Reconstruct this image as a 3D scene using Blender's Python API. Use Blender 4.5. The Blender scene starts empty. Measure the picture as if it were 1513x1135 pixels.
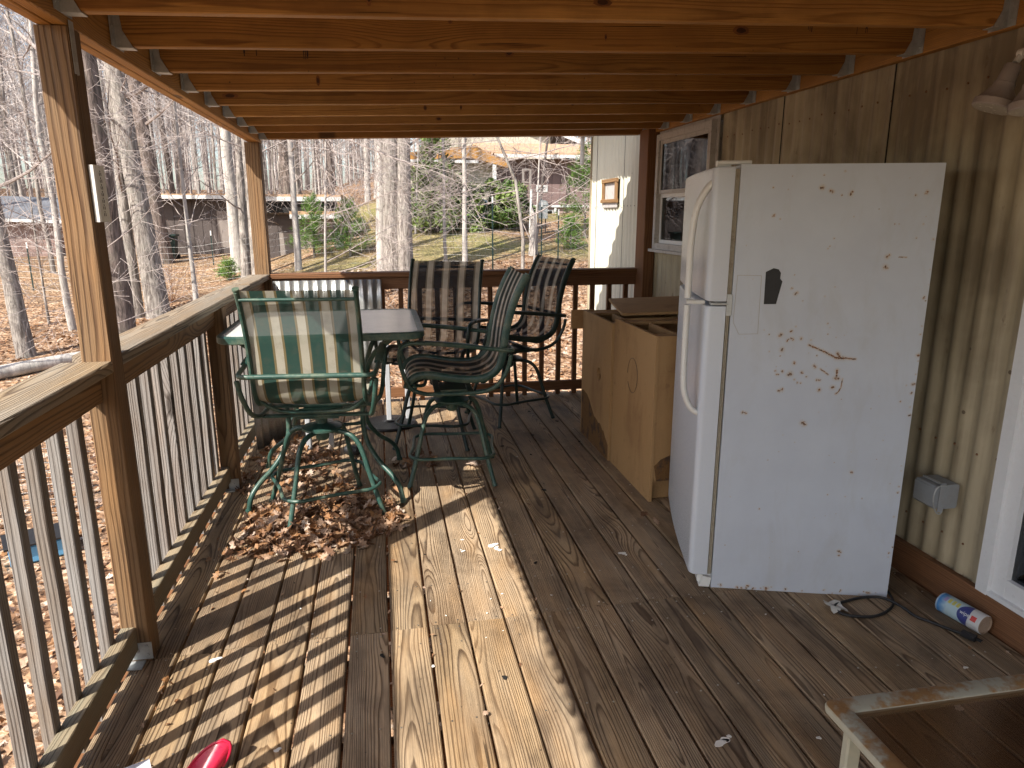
import bpy, math, random
from mathutils import Vector, Matrix
import numpy as np
rnd = random.Random(7)
PI = math.pi
scene = bpy.context.scene
COL = scene.collection
R = math.radians

# ------------------------------------------------------------------ mesh helper
class MB:
    """collects faces with grain coordinates (gco) and a random value per vertex"""
    def __init__(s):
        s.v=[]; s.f=[]; s.m=[]; s.g=[]; s.r=[]; s.uv={}
    def add(s, vs, fs, mat=0, g=None, r=0.5):
        o=len(s.v)
        s.v.extend([tuple(x) for x in vs])
        s.g.extend(g if g else [tuple(x) for x in vs])
        s.r.extend([r]*len(vs))
        for f in fs: s.f.append(tuple(i+o for i in f)); s.m.append(mat)
        return o
    def box(s, a, b, mat=0, r=None, rot=None, piv=None, bev=0):
        x0,y0,z0=[min(p,q) for p,q in zip(a,b)]; x1,y1,z1=[max(p,q) for p,q in zip(a,b)]
        c=Vector(((x0+x1)/2,(y0+y1)/2,(z0+z1)/2)); L=(x1-x0,y1-y0,z1-z0)
        ax=max(range(3),key=lambda i:L[i])
        d=Vector((0,0,0)); d[ax]=L[ax]/2
        oth=[i for i in range(3) if i!=ax]
        sv=Vector((0,0,0)); sv[oth[0]]=1
        m=Matrix.Identity(3) if rot is None else rot
        pv=c if piv is None else Vector(piv)
        p0=m@(c-d-pv)+pv; p1=m@(c+d-pv)+pv
        s.lumber(p0,p1,L[oth[0]],L[oth[1]],m@sv,mat=mat,r=r,ch=bev)
    def lumber(s, p0, p1, w, h, side, mat=0, r=None, ch=0.003, seg=1, wob=0.0, pith=None, taper=0, ends=True):
        """a board from p0 to p1, width w along side, height h along the third axis"""
        p0=Vector(p0); p1=Vector(p1); L=(p1-p0).length; d=(p1-p0)/L
        sd=Vector(side); sd=(sd-d*sd.dot(d)).normalized(); up=d.cross(sd)
        ch=min(ch,w*.3,h*.3)
        if ch>0:
            prof=[(-w/2+ch,-h/2),(w/2-ch,-h/2),(w/2,-h/2+ch),(w/2,h/2-ch),(w/2-ch,h/2),(-w/2+ch,h/2),(-w/2,h/2-ch),(-w/2,-h/2+ch)]
        else: prof=[(-w/2,-h/2),(w/2,-h/2),(w/2,h/2),(-w/2,h/2)]
        n=len(prof); u0=rnd.uniform(0,60)
        if pith is None:
            if w<.06 and h<.06: pith=(rnd.choice((-1,1))*rnd.uniform(.05,.12), rnd.choice((-1,1))*rnd.uniform(.05,.12))
            else: pith=(rnd.uniform(-w*.55,w*.55), rnd.choice((-1,1))*rnd.uniform(h*.5+.01,h*.5+.07))
        r=rnd.random() if r is None else r
        vs=[];g=[]
        for i in range(seg+1):
            t=i/seg; c=p0.lerp(p1,t)
            if wob and 0<i<seg: c=c+sd*rnd.uniform(-wob,wob)+up*rnd.uniform(-wob,wob)*.6
            for a,b in prof:
                vs.append(c+sd*a+up*b); g.append((u0+t*L, a+pith[0], b+pith[1]))
        fs=[]
        for i in range(seg):
            for k in range(n):
                a=i*n+k; b=i*n+(k+1)%n
                fs.append((a,b,b+n,a+n))
        if ends:
            fs.append(tuple(range(n))[::-1]); fs.append(tuple(seg*n+k for k in range(n)))
        s.add(vs,fs,mat,g,r)
    def tube(s, path, rad, n=8, mat=0, caps=True, r=.5, flat=1.0, flatdir=None):
        P=[Vector(p) for p in path]; m=len(P)
        rads=rad if isinstance(rad,(list,tuple)) else [rad]*m
        vs=[]; fs=[]; g=[]; prev=None; u=0
        for i in range(m):
            if i==0: d=P[1]-P[0]
            elif i==m-1: d=P[-1]-P[-2]
            else: d=(P[i+1]-P[i]).normalized()+(P[i]-P[i-1]).normalized()
            if d.length<1e-9: d=Vector((0,0,1))
            d.normalize()
            if prev is None:
                ref=Vector(flatdir) if flatdir else (Vector((0,0,1)) if abs(d.z)<.9 else Vector((1,0,0)))
                a=(ref-d*ref.dot(d)).normalized()
            else:
                a=(prev-d*prev.dot(d))
                a=a.normalized() if a.length>1e-6 else prev
            prev=a; b=d.cross(a)
            if i: u+=(P[i]-P[i-1]).length
            for k in range(n):
                t=2*PI*k/n
                vs.append(P[i]+a*math.cos(t)*rads[i]+b*math.sin(t)*rads[i]*flat)
                g.append((u,math.cos(t)*rads[i],math.sin(t)*rads[i]))
        for i in range(m-1):
            for k in range(n):
                fs.append((i*n+k,i*n+(k+1)%n,(i+1)*n+(k+1)%n,(i+1)*n+k))
        if caps:
            fs.append(tuple(range(n))[::-1]); fs.append(tuple((m-1)*n+k for k in range(n)))
        s.add(vs,fs,mat,g,r)
    def lathe(s, prof, c=(0,0,0), axis=(0,0,1), n=20, mat=0, caps=True):
        ax=Vector(axis).normalized(); ref=Vector((0,0,1)) if abs(ax.z)<.9 else Vector((1,0,0))
        a=(ref-ax*ref.dot(ax)).normalized(); b=ax.cross(a); c=Vector(c)
        vs=[];fs=[]
        for (rr,z) in prof:
            for k in range(n):
                t=2*PI*k/n; vs.append(c+ax*z+a*math.cos(t)*rr+b*math.sin(t)*rr)
        for i in range(len(prof)-1):
            for k in range(n): fs.append((i*n+k,i*n+(k+1)%n,(i+1)*n+(k+1)%n,(i+1)*n+k))
        if caps: fs.append(tuple(range(n))[::-1]); fs.append(tuple((len(prof)-1)*n+k for k in range(n)))
        s.add(vs,fs,mat)
    def prism(s, pts, ext, mat=0):
        n=len(pts); e=Vector(ext)
        vs=[Vector(p) for p in pts]+[Vector(p)+e for p in pts]
        fs=[tuple(range(n))[::-1],tuple(range(n,2*n))]+[(i,(i+1)%n,(i+1)%n+n,i+n) for i in range(n)]
        s.add(vs,fs,mat)
    def grid(s, fn, nu, nv, mat=0, gfn=None, r=.5):
        vs=[fn(i/nu,j/nv) for i in range(nu+1) for j in range(nv+1)]
        g=[gfn(i/nu,j/nv) for i in range(nu+1) for j in range(nv+1)] if gfn else None
        fs=[(i*(nv+1)+j,(i+1)*(nv+1)+j,(i+1)*(nv+1)+j+1,i*(nv+1)+j+1) for i in range(nu) for j in range(nv)]
        s.add(vs,fs,mat,g,r)
    def build(s, name, mats, parent=None, org=None, smooth=30, local=False):
        """world coordinates by default; with a parent the mesh is moved into its frame (unrotated parents)"""
        me=bpy.data.meshes.new(name)
        off=Vector((0,0,0))
        if not local:
            if parent is not None: off=wloc(parent)+(Vector(org) if org else Vector((0,0,0)))
            elif org is not None: off=Vector(org)
        vs=np.array(s.v,dtype=np.float32).reshape(-1,3)-np.array(off,dtype=np.float32)
        me.from_pydata(vs.tolist(),[],s.f)
        if not isinstance(mats,(list,tuple)): mats=[mats]
        for m in mats: me.materials.append(m)
        if any(s.m): me.polygons.foreach_set('material_index',s.m)
        a=me.attributes.new('gco','FLOAT_VECTOR','POINT'); a.data.foreach_set('vector',np.array(s.g,dtype=np.float32).ravel())
        a=me.attributes.new('rnd','FLOAT','POINT'); a.data.foreach_set('value',np.array(s.r,dtype=np.float32))
        if smooth is not None:
            me.shade_smooth(); me.set_sharp_from_angle(angle=R(smooth))
        me.update()
        o=bpy.data.objects.new(name,me); COL.objects.link(o)
        if parent is not None:
            o.parent=parent
            if org and not local: o.location=org
        elif not local and org is not None: o.location=off
        return o

def wloc(o):
    v=Vector(o.location)
    while o.parent: o=o.parent; v+=Vector(o.location)
    return v
def tag(o,label=None,cat=None,group=None,kind=None):
    if label: o['label']=label
    if cat: o['category']=cat
    if group: o['group']=group
    if kind: o['kind']=kind
    return o
def thing(name,loc,label,cat,group=None,rz=0):
    o=bpy.data.objects.new(name,None); COL.objects.link(o); o.location=loc; o.rotation_euler=(0,0,rz)
    o.empty_display_size=.2
    return tag(o,label,cat,group)
def copy_tree(o,parent=None):
    c=o.copy(); COL.objects.link(c)
    if parent is not None: c.parent=parent
    for ch in list(o.children):
        copy_tree(ch,c)
    return c

# ------------------------------------------------------------------ material helper
class NT:
    def __init__(s,name):
        s.mat=bpy.data.materials.new(name); s.mat.use_nodes=True
        s.t=s.mat.node_tree; s.t.nodes.clear()
        s.out=s.t.nodes.new('ShaderNodeOutputMaterial')
    def n(s,typ,ins=None,**props):
        nd=s.t.nodes.new(typ)
        for k,v in props.items(): setattr(nd,k,v)
        if ins:
            for k,v in ins.items(): s.set(nd.inputs[k],v)
        return nd
    def set(s,sock,v):
        if isinstance(v,bpy.types.NodeSocket): s.t.links.new(v,sock)
        else:
            if sock.type=='RGBA' and len(v)==3: v=(*v,1)
            sock.default_value=v
    def m(s,op,a,b=None,c=None,clamp=False):
        nd=s.t.nodes.new('ShaderNodeMath'); nd.operation=op; nd.use_clamp=clamp
        for i,x in enumerate((a,b,c)):
            if x is not None: s.set(nd.inputs[i],x)
        return nd.outputs[0]
    def attr(s,name):
        return s.n('ShaderNodeAttribute',attribute_name=name)
    def xyz(s,x,y,z):
        return s.n('ShaderNodeCombineXYZ',{0:x,1:y,2:z}).outputs[0]
    def sep(s,v):
        return s.n('ShaderNodeSeparateXYZ',{0:v}).outputs
    def noise(s,vec,scale=5,detail=3,rough=.5,dist=0,out='Fac'):
        nd=s.n('ShaderNodeTexNoise',{'Vector':vec,'Scale':scale,'Detail':detail,'Roughness':rough,'Distortion':dist})
        return nd.outputs[out]
    def mr(s,v,a,b,c=0.,d=1.,smooth=False):
        nd=s.n('ShaderNodeMapRange',{0:v,1:a,2:b,3:c,4:d}); 
        if smooth: nd.interpolation_type='SMOOTHSTEP'
        return nd.outputs[0]
    def mix(s,f,a,b,mode='MIX'):
        nd=s.n('ShaderNodeMix',data_type='RGBA',blend_type=mode)
        s.set(nd.inputs[0],f); s.set(nd.inputs[6],a); s.set(nd.inputs[7],b)
        return nd.outputs[2]
    def scale(s,v,k):
        nd=s.n('ShaderNodeVectorMath',operation='MULTIPLY'); s.set(nd.inputs[0],v); nd.inputs[1].default_value=k
        return nd.outputs[0]
    def vadd(s,a,b):
        nd=s.n('ShaderNodeVectorMath',operation='ADD'); s.set(nd.inputs[0],a); s.set(nd.inputs[1],b)
        return nd.outputs[0]
    def bump(s,h,strength=.3,dist=.01,normal=None):
        i={'Height':h,'Strength':strength,'Distance':dist}
        if normal is not None: i['Normal']=normal
        return s.n('ShaderNodeBump',i).outputs[0]
    def pbsdf(s,base,rough=.6,metal=0,normal=None,spec=.5,trans=0,alpha=None,ior=None,coat=None,done=True):
        p=s.n('ShaderNodeBsdfPrincipled')
        s.set(p.inputs['Base Color'],base); s.set(p.inputs['Roughness'],rough); s.set(p.inputs['Metallic'],metal)
        s.set(p.inputs['Specular IOR Level'],spec); s.set(p.inputs['Transmission Weight'],trans)
        if normal is not None: s.set(p.inputs['Normal'],normal)
        if ior: p.inputs['IOR'].default_value=ior
        if coat: p.inputs['Coat Weight'].default_value=coat
        if done: s.t.links.new(p.outputs[0],s.out.inputs[0])
        return p.outputs[0]

def wood(name, early, late, gray=(.3,.28,.26), gamt=.0, freq=150, rough=.75, contrast=.8, dirt=0., dirtc=(.03,.022,.016), bump=.25, var=.35, knots=True, warm=None, warp=(.022,.11), knotp=.52):
    k=NT(name)
    g=k.attr('gco').outputs['Vector']; rn=k.attr('rnd').outputs['Fac']
    u,v,w=k.sep(g)
    sv=k.vadd(k.scale(g,(.55,2.0,2.0)), k.xyz(0,0,k.m('MULTIPLY',rn,31.)))
    nz=k.n('ShaderNodeTexNoise',{'Vector':sv,'Scale':1.3,'Detail':2.,'Roughness':.5}).outputs['Color']
    nr,ng,nb=k.sep(nz)
    vv=k.m('ADD',v,k.m('MULTIPLY',k.m('SUBTRACT',nr,.5),warp[0]))
    ww=k.m('ADD',w,k.m('MULTIPLY',k.m('SUBTRACT',ng,.5),warp[1]))
    # knots
    kv=k.xyz(k.m('MULTIPLY',u,1.3),k.m('MULTIPLY',v,4.5),k.m('MULTIPLY',rn,37.))
    vo=k.n('ShaderNodeTexVoronoi',{'Vector':kv,'Scale':1.0,'Randomness':1.0})
    cr=k.sep(vo.outputs['Color'])[0]
    km=k.m('GREATER_THAN',cr,knotp if knots else 2.)
    kd=vo.outputs['Distance']
    kw=k.m('MULTIPLY',k.m('POWER',k.mr(kd,0.,.42,1.,0.),2.),km)
    rr=k.m('SQRT',k.m('ADD',k.m('MULTIPLY',vv,vv),k.m('MULTIPLY',ww,ww)))
    rr=k.m('ADD',rr,k.m('MULTIPLY',kw,.045))
    fine=k.noise(k.scale(g,(5.,60.,60.)),1.,2.,.5)
    rw=k.noise(k.xyz(k.m('MULTIPLY',rr,38.),k.m('MULTIPLY',rn,11.),k.m('MULTIPLY',u,.25)),1.,2.,.6)
    ph=k.m('ADD',k.m('ADD',k.m('MULTIPLY',rr,float(freq)),k.m('MULTIPLY',fine,.55)),k.m('MULTIPLY',rw,2.6))
    fr=k.m('FRACT',ph)
    lt=k.m('MULTIPLY',k.mr(fr,.45,.88,smooth=True),k.mr(fr,.9,1.,1.,0.))
    ltc=k.m('MULTIPLY',lt,k.m('MULTIPLY',k.mr(k.noise(k.scale(g,(1.,14.,14.)),1.,2.,.5),.3,.7,.7,1.15),contrast))
    c=k.mix(ltc,early,late)
    # growth-band width variation
    fib=k.noise(k.scale(g,(7.,260.,260.)),1.,3.,.6)
    c=k.mix(1.,c,k.n('ShaderNodeCombineColor',{0:k.mr(fib,.25,.75,.78,1.2),1:k.mr(fib,.25,.75,.78,1.18),2:k.mr(fib,.25,.75,.78,1.15)}).outputs[0],'MULTIPLY')
    # board to board tint
    tr=k.mr(rn,0.,1.,1-var,1+var*.6); r2=k.m('FRACT',k.m('MULTIPLY',rn,7.31)); tb=k.m('MULTIPLY',tr,k.mr(r2,0.,1.,.86,1.08))
    c=k.mix(1.,c,k.n('ShaderNodeCombineColor',{0:tr,1:k.m('MULTIPLY',tr,k.mr(r2,0,1,.96,1.02)),2:tb}).outputs[0],'MULTIPLY')
    if warm:
        wn=k.noise(k.scale(g,(1.6,5.,5.)),1.3,2.,.5)
        c=k.mix(k.mr(wn,.5,.72,0.,.55),c,warm)
    if gamt>0:
        gn=k.noise(k.scale(g,(1.4,9.,9.)),1.5,4.,.6)
        c=k.mix(k.m('MULTIPLY',k.mr(gn,.35,.65),gamt),c,k.mix(lt,gray,tuple(x*.5 for x in gray)))
    core=k.m('MULTIPLY',k.mr(kd,.055,.10,1.,0.,True),km)
    c=k.mix(k.m('MULTIPLY',core,.8),c,tuple(x*.28 for x in late))
    ck=k.noise(k.scale(g,(1.3,70.,70.)),1.,2.,.5)
    c=k.mix(k.m('MULTIPLY',k.mr(ck,.715,.735),.8),c,tuple(x*.3 for x in late))
    if dirt>0:
        tc=k.n('ShaderNodeTexCoord').outputs['Object']
        d1=k.noise(k.scale(tc,(2.4,1.5,2.)),1.6,6.,.62,.6)
        d2=k.noise(k.scale(g,(2.,16.,16.)),1.,5.,.65)
        dm=k.m('MULTIPLY',k.mr(k.m('ADD',k.m('MULTIPLY',d1,.65),k.m('MULTIPLY',d2,.35)),.44,.66),dirt)
        c=k.mix(dm,c,dirtc)
        sp=k.n('ShaderNodeTexVoronoi',{'Vector':k.scale(tc,(1.,1.,1.)),'Scale':26.})
        sm=k.m('MULTIPLY',k.m('LESS_THAN',sp.outputs['Distance'],k.mr(d1,.4,.7,.03,.13)),k.m('GREATER_THAN',k.sep(sp.outputs['Color'])[1],.6))
        c=k.mix(k.m('MULTIPLY',sm,.6),c,(.03,.024,.02))
    h=k.m('ADD',k.m('MULTIPLY',lt,-.6),k.m('MULTIPLY',fib,.9))
    nm=k.bump(h,bump,.004)
    k.pbsdf(c,k.mr(fib,.3,.7,rough-.08,rough+.1),normal=nm,spec=.3)
    return k.mat

def paint(name,col,rough=.45,metal=0.,var=.12,scale=6.,bump=0.,dirt=0.,dirtc=(.08,.05,.03),spec=.5,obj=True,streak=False):
    k=NT(name)
    tc=k.n('ShaderNodeTexCoord').outputs['Object']
    n1=k.noise(k.scale(tc,(1,1,.25) if streak else (1,1,1)),scale,5.,.6)
    n2=k.noise(tc,scale*7,3.,.6)
    lo=tuple(x*(1-var) for x in col); hi=tuple(min(1,x*(1+var)) for x in col)
    c=k.mix(k.mr(n1,.3,.7),lo,hi)
    if dirt>0: c=k.mix(k.m('MULTIPLY',k.mr(k.m('ADD',k.m('MULTIPLY',n1,.7),k.m('MULTIPLY',n2,.3)),.48,.66),dirt),c,dirtc)
    nm=k.bump(n2,bump,.003) if bump>0 else None
    k.pbsdf(c,k.mr(n2,.3,.7,max(.05,rough-.08),rough+.1),metal,nm,spec)
    return k.mat
# ------------------------------------------------------------------ materials
M={}
M['deck']=wood('deck_wood',(.43,.31,.19),(.10,.058,.030),gray=(.30,.25,.19),gamt=.40,freq=165,dirt=.80,dirtc=(.055,.034,.021),contrast=1.,var=.24,warm=(.42,.25,.115),bump=.55,rough=.68)
M['roofwood']=wood('joist_wood',(.42,.210,.055),(.185,.075,.017),gamt=0,freq=190,contrast=.75,dirt=.35,dirtc=(.10,.04,.012),var=.28,rough=.6,bump=.2,warm=(.34,.145,.033),warp=(.02,.07),knotp=.22)
M['post']=wood('post_wood',(.215,.125,.060),(.072,.033,.014),gray=(.19,.145,.095),gamt=.35,freq=120,contrast=.9,var=.06,warm=(.30,.165,.07),rough=.7,bump=.5,warp=(.02,.05),knotp=.3)
M['rail']=wood('rail_wood',(.27,.155,.07),(.09,.042,.018),gray=(.24,.19,.13),gamt=.25,freq=150,contrast=.8,var=.15,rough=.7,bump=.4)
M['cap']=wood('rail_cap_wood',(.30,.225,.145),(.10,.062,.034),gray=(.27,.245,.205),gamt=.7,freq=170,contrast=.85,var=.15,rough=.75,bump=.6)
M['lowrail']=wood('lower_rail_wood',(.30,.225,.14),(.11,.075,.04),gray=(.245,.235,.175),gamt=.7,freq=170,contrast=.7,var=.12,rough=.75,bump=.5)
M['baluster']=wood('weathered_baluster_wood',(.235,.195,.165),(.085,.058,.042),gray=(.26,.25,.24),gamt=.95,freq=150,contrast=.8,var=.32,rough=.8,bump=.6,warp=(.012,.02))
M['darkwood']=wood('far_rail_wood',(.20,.095,.045),(.075,.032,.015),gamt=0,freq=110,contrast=.7,var=.15,rough=.65,bump=.3)
M['base']=wood('baseboard_wood',(.22,.105,.05),(.09,.038,.016),gamt=0,freq=110,contrast=.7,var=.12,rough=.6,bump=.3,dirt=.3)
M['galv']=paint('galvanised_steel',(.46,.48,.48),.42,.45,.25,25.,bump=.1,dirt=.25,dirtc=(.2,.2,.18))
M['screw']=paint('screw_head',(.5,.48,.42),.35,.9,.1,30.)
def siding(name,col,dirt,dirtc,streak=.5):
    k=NT(name); tc=k.n('ShaderNodeTexCoord').outputs['Object']
    n1=k.noise(k.scale(tc,(9,9,.5)),1.6,5.,.65); n2=k.noise(k.scale(tc,(1.2,1.2,1.)),1.7,5.,.6,.5); n3=k.noise(k.scale(tc,(40,40,14)),1.,4.,.6)
    c=k.mix(k.mr(n1,.3,.7),tuple(x*.86 for x in col),tuple(min(1,x*1.1) for x in col))
    c=k.mix(k.m('MULTIPLY',k.mr(k.m('ADD',k.m('MULTIPLY',n1,streak),k.m('ADD',k.m('MULTIPLY',n2,1-streak),k.mr(k.sep(tc)[2],.6,1.75,0.,.075))),.47,.64),dirt),c,dirtc)  # darker tint mixes in more strongly towards the top of the wall
    sm=k.mr(n3,.66,.74); c=k.mix(k.m('MULTIPLY',sm,.5*min(1.,dirt*1.3)),c,(.10,.05,.02))
    vo=k.n('ShaderNodeTexVoronoi',{'Vector':k.scale(tc,(1,1,1.)),'Scale':9.})
    sp=k.m('MULTIPLY',k.m('LESS_THAN',vo.outputs['Distance'],.07),k.m('GREATER_THAN',k.sep(vo.outputs['Color'])[0],.62))
    c=k.mix(k.m('MULTIPLY',sp,.75*min(1.,dirt*1.5)),c,(.05,.025,.012))
    k.pbsdf(c,k.mr(n2,.3,.7,.42,.62),.0,k.bump(n2,.25,.01),.4)
    return k.mat
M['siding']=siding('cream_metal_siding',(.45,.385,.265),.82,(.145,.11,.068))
M['shedskin']=siding('pale_corrugated_metal',(.60,.59,.49),.18,(.38,.36,.26))
M['white']=paint('white_vinyl',(.72,.73,.74),.35,0,.05,8.,dirt=.15,dirtc=(.35,.33,.3))
M['oldwhite']=paint('weathered_white_paint',(.48,.46,.44),.6,0,.15,20.,bump=.3,dirt=.65,dirtc=(.16,.13,.11))
M['dark']=paint('dark_interior',(.012,.011,.010),.8,0,.2,4.)
def glass(name,tint=(.6,.65,.65),a=.9,rough=.02):
    k=NT(name); gl=k.n('ShaderNodeBsdfGlossy',{'Color':(.9,.92,.95,1),'Roughness':rough}).outputs[0]
    tr=k.n('ShaderNodeBsdfTransparent',{'Color':(*tint,1)}).outputs[0]
    lw=k.n('ShaderNodeFresnel',{'IOR':1.5}).outputs[0]
    f=k.m('ADD',k.m('MULTIPLY',lw,a),.04*a)
    ms=k.n('ShaderNodeMixShader',{0:f,1:tr,2:gl}).outputs[0]; k.t.links.new(ms,k.out.inputs[0]); return k.mat
M['glass']=glass('window_glass',(.35,.37,.38))
M['smokeglass']=glass('smoked_glass',(.62,.52,.44),a=.35,rough=.2)
M['roofsheet']=paint('roof_panel_underside',(.22,.11,.045),.7,0,.3,3.,bump=.2)
M['paintmark']=paint('dried_white_paint',(.75,.72,.66),.7,0,.1,30.)

# ------------------------------------------------------------------ deck
DX0=-.75; PIT=.1455
b=MB()
for i in range(-1,21):
    x0=DX0+PIT*i+.0035; x1=x0+PIT-.0088
    if x0>2.16: break
    if i==20: x1=min(x1,2.19)
    if i==-1: x0-=.0; 
    yj=2.40+(-.05+.004*i)+rnd.uniform(-.004,.004)
    xc=(x0+x1)/2; w=x1-x0
    b.lumber((xc,-1.7,-.019),(xc+rnd.uniform(-.001,.001),yj-.0015,-.019+rnd.uniform(-.002,.002)),w,.038,(1,0,0),seg=8,wob=.0008,ch=.004)
    b.lumber((xc,yj+.0015,-.019+rnd.uniform(-.002,.002)),(xc+rnd.uniform(-.001,.001),5.79+rnd.uniform(-.006,.006),-.019),w,.038,(1,0,0),seg=8,wob=.0008,ch=.004)
# nail heads
for i in range(-1,20):
    for y in [q*.4065-1.4 for q in range(0,18)]+[2.345+.004*i-.02,2.345+.004*i+.022]:
        for dx in (.03,.11):
            x=DX0+PIT*i+dx+rnd.uniform(-.006,.006)
            b.lathe([(.0035,0),(.0035,.0008),(.0005,.0010)],(x,y+rnd.uniform(-.01,.01),.0002),n=6,mat=1,caps=False)
# paint drips, gum and bird marks on the boards
def blob(b,x,y,r,mat,el=1.,ang=0.,z=.0012,th=.0016):
    n=14; ph=rnd.uniform(0,6); pts=[]
    for k in range(n):
        t=2*PI*k/n; q=r*(1+.28*math.sin(2*t+ph)+.18*math.sin(3*t+ph*2)+rnd.uniform(-.12,.12))
        px,py=q*math.cos(t)*el,q*math.sin(t)
        pts.append((x+px*math.cos(ang)-py*math.sin(ang),y+px*math.sin(ang)+py*math.cos(ang),z))
    b.prism(pts,(0,0,th),mat)
for (x,y,r,e,a) in [(.462,2.985,.016,1.5,.2),(.474,2.952,.013,1.2,1.2),(.486,2.93,.008,1.6,.9),(.328,3.067,.006,1,0),(.318,2.95,.007,1.3,0),(.31,2.965,.004,1,0),(.92,1.615,.013,1.6,.2),(.94,1.625,.010,1.2,.6),(.955,1.635,.006,1,0),(1.03,2.798,.012,1.4,.4),(1.04,2.78,.006,1,0),
    (1.212,1.58,.006,1,0),(.626,2.503,.004,1,0),(.432,2.55,.004,1,0),(.38,2.52,.003,1,0),(.12,2.127,.005,1.3,0),(1.9,1.79,.007,1,0),(1.88,2.32,.006,1.5,.3),(1.45,1.72,.004,1,0),(.35,2.42,.004,1,0),(1.72,1.62,.012,1.3,.2),(1.62,1.68,.006,1,0),(.80,2.42,.003,1,0),(-.62,2.30,.012,1.6,.3),(-.35,1.82,.008,1.3,0)]:
    blob(b,x,y,r,2,e,a)
for q in range(46):
    blob(b,rnd.uniform(-.6,2.1),rnd.uniform(1.5,5.5),rnd.uniform(.0015,.004),2 if rnd.random()<.5 else 3)
for (x,y) in [(.35,2.02),(.62,2.78),(-.05,2.216),(.9,4.2),(1.0,4.6),(1.25,4.9),(.85,3.6),(1.1,5.2),(.75,4.4),(1.28,4.4)]:
    blob(b,x,y,rnd.uniform(.004,.008),3,1.6,rnd.uniform(0,3),z=.001,th=.004)
deck=b.build('deck',[M['deck'],M['screw'],M['paintmark'],M['dark']],smooth=25); tag(deck,kind='structure')
# framing under the deck
b=MB()
b.lumber((-.93,-1.7,-.155),(-.93,5.76,-.155),.038,.235,(1,0,0))
b.lumber((2.1,5.757,-.155),(-.9,5.757,-.155),.038,.235,(0,1,0))
for q in range(18):
    y=-1.4+q*.4065
    b.lumber((-.91,y,-.135),(2.15,y,-.135),.038,.185,(0,1,0))
for (x,y) in [(-.9,.3),(-.9,3.0),(-.9,5.6),(.6,5.6),(2.1,5.6)]:
    b.lumber((x,y,-2.),(x,y,-.26),.09,.09,(1,0,0))
fr=b.build('deck_framing',M['darkwood']); tag(fr,kind='structure')

# ------------------------------------------------------------------ porch roof
KX=.783
def zj(x): return 2.04+.0297*(x+.83)       # underside of the joists
KNOTS=[(2.295,.001,2.115,.009,.024),(2.295,.708,2.135,.030,.012),(2.722,1.392,2.182,.034,.016),(2.722,.856,2.137,.005,.012),(2.722,.281,2.173,.010,.016),(3.148,.57,2.162,.022,.020),(3.578,-.244,2.098,.009,.022),(3.578,.477,2.150,.010,.007),(4.02,-.712,2.086,.040,.013),(4.02,1.137,2.166,.012,.009),(4.455,.302,2.112,.011,.016),(4.455,.515,2.121,.007,.014),(4.455,1.202,2.157,.011,.009),(4.872,-.62,2.097,.011,.008),(4.872,.416,2.105,.020,.011),(5.275,1.3,2.150,.010,.010)]
STAMPS=[(3.148,-.492,2.127,1),(3.148,-.446,2.129,1),(3.148,-.265,2.129,3),(2.722,1.672,2.215,3),(2.722,1.882,2.215,1),(2.722,1.920,2.218,2)]
roof=thing('porch_roof',(.6,2.2,2.04),'low shed roof of orange pine joists covering the deck','roof')
JY=[-.72,-.29,.14,.57,1.0,1.43,1.86,2.295,2.722,3.148,3.578,4.02,4.455,4.872,5.275,5.70]
for y in JY:
    b=MB(); x0,x1=-.82,2.155; h=.14
    d=Vector((x1-x0,0,zj(x1)-zj(x0)))
    b.lumber((x0,y+.019,zj(x0)+h/2),(x1,y+.019,zj(x1)+h/2),.038,h,(0,1,0),seg=10,wob=.0012,ch=.003,pith=(rnd.choice((-1,1))*rnd.uniform(.035,.08),rnd.uniform(-.07,.07)))
    b.build('joist',M['roofwood'],roof)
    for (x,s) in ((-.828,1),(2.157,-1)):
        b=MB(); z=zj(x)
        # hanger: seat, two side flanges, face flanges with nails
        b.box((x,y-.003,z-.0035),(x+s*.055,y+.041,z-.0010))
        b.prism([(x,y-.0035,z-.003),(x+s*.055,y-.0035,z-.003),(x+s*.026,y-.0035,z+.05),(x+s*.02,y-.0035,z+.115),(x,y-.0035,z+.115)],(0,.002,0))
        b.prism([(x,y+.0395,z-.003),(x+s*.055,y+.0395,z-.003),(x+s*.026,y+.0395,z+.05),(x+s*.02,y+.0395,z+.115),(x,y+.0395,z+.115)],(0,.002,0))
        b.box((x-s*.001,y-.038,z-.003),(x+s*.0022,y-.0035,z+.115)); b.box((x-s*.001,y+.0415,z-.003),(x+s*.0022,y+.075,z+.115))
        for zz in (.02,.06,.1):
            for yy in (-.02,.058): b.lathe([(.0045,0),(.0045,.002),(.001,.003)],(x+s*.002,y+yy,z+zz),(s,0,0),n=8,caps=False)
        b.lathe([(.0045,0),(.0045,.002),(.001,.003)],(x+s*.03,y-.0035,z+.035),(0,-1,0),n=8,caps=False)
        b.build('joist_hanger',M['galv'],roof)
M['knot']=paint('pine_knot',(.060,.022,.007),.55,0,.4,60.); M['knotring']=paint('pine_knot_ring',(.20,.075,.018),.6,0,.3,40.); M['ink']=paint('faded_ink',(.030,.016,.008),.7,0,.3,60.)
def knot_at(x,y,z,rx,rz):
    b=MB()
    for k_,m_,yy in ((1.0,0,.0018),(.58,1,.0026)):
        pts=[(x+rx*k_*math.cos(2*PI*i/16)*(1+rnd.uniform(-.08,.08)),y-yy,z+rz*k_*math.sin(2*PI*i/16)*(1+rnd.uniform(-.08,.08))) for i in range(16)]
        b.prism(pts,(0,.0010,0),m_)
    b.build('knot',[M['knotring'],M['knot']],roof)
for (y,x,z,rx,rz) in KNOTS: knot_at(x,y,z,rx,rz)
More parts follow.
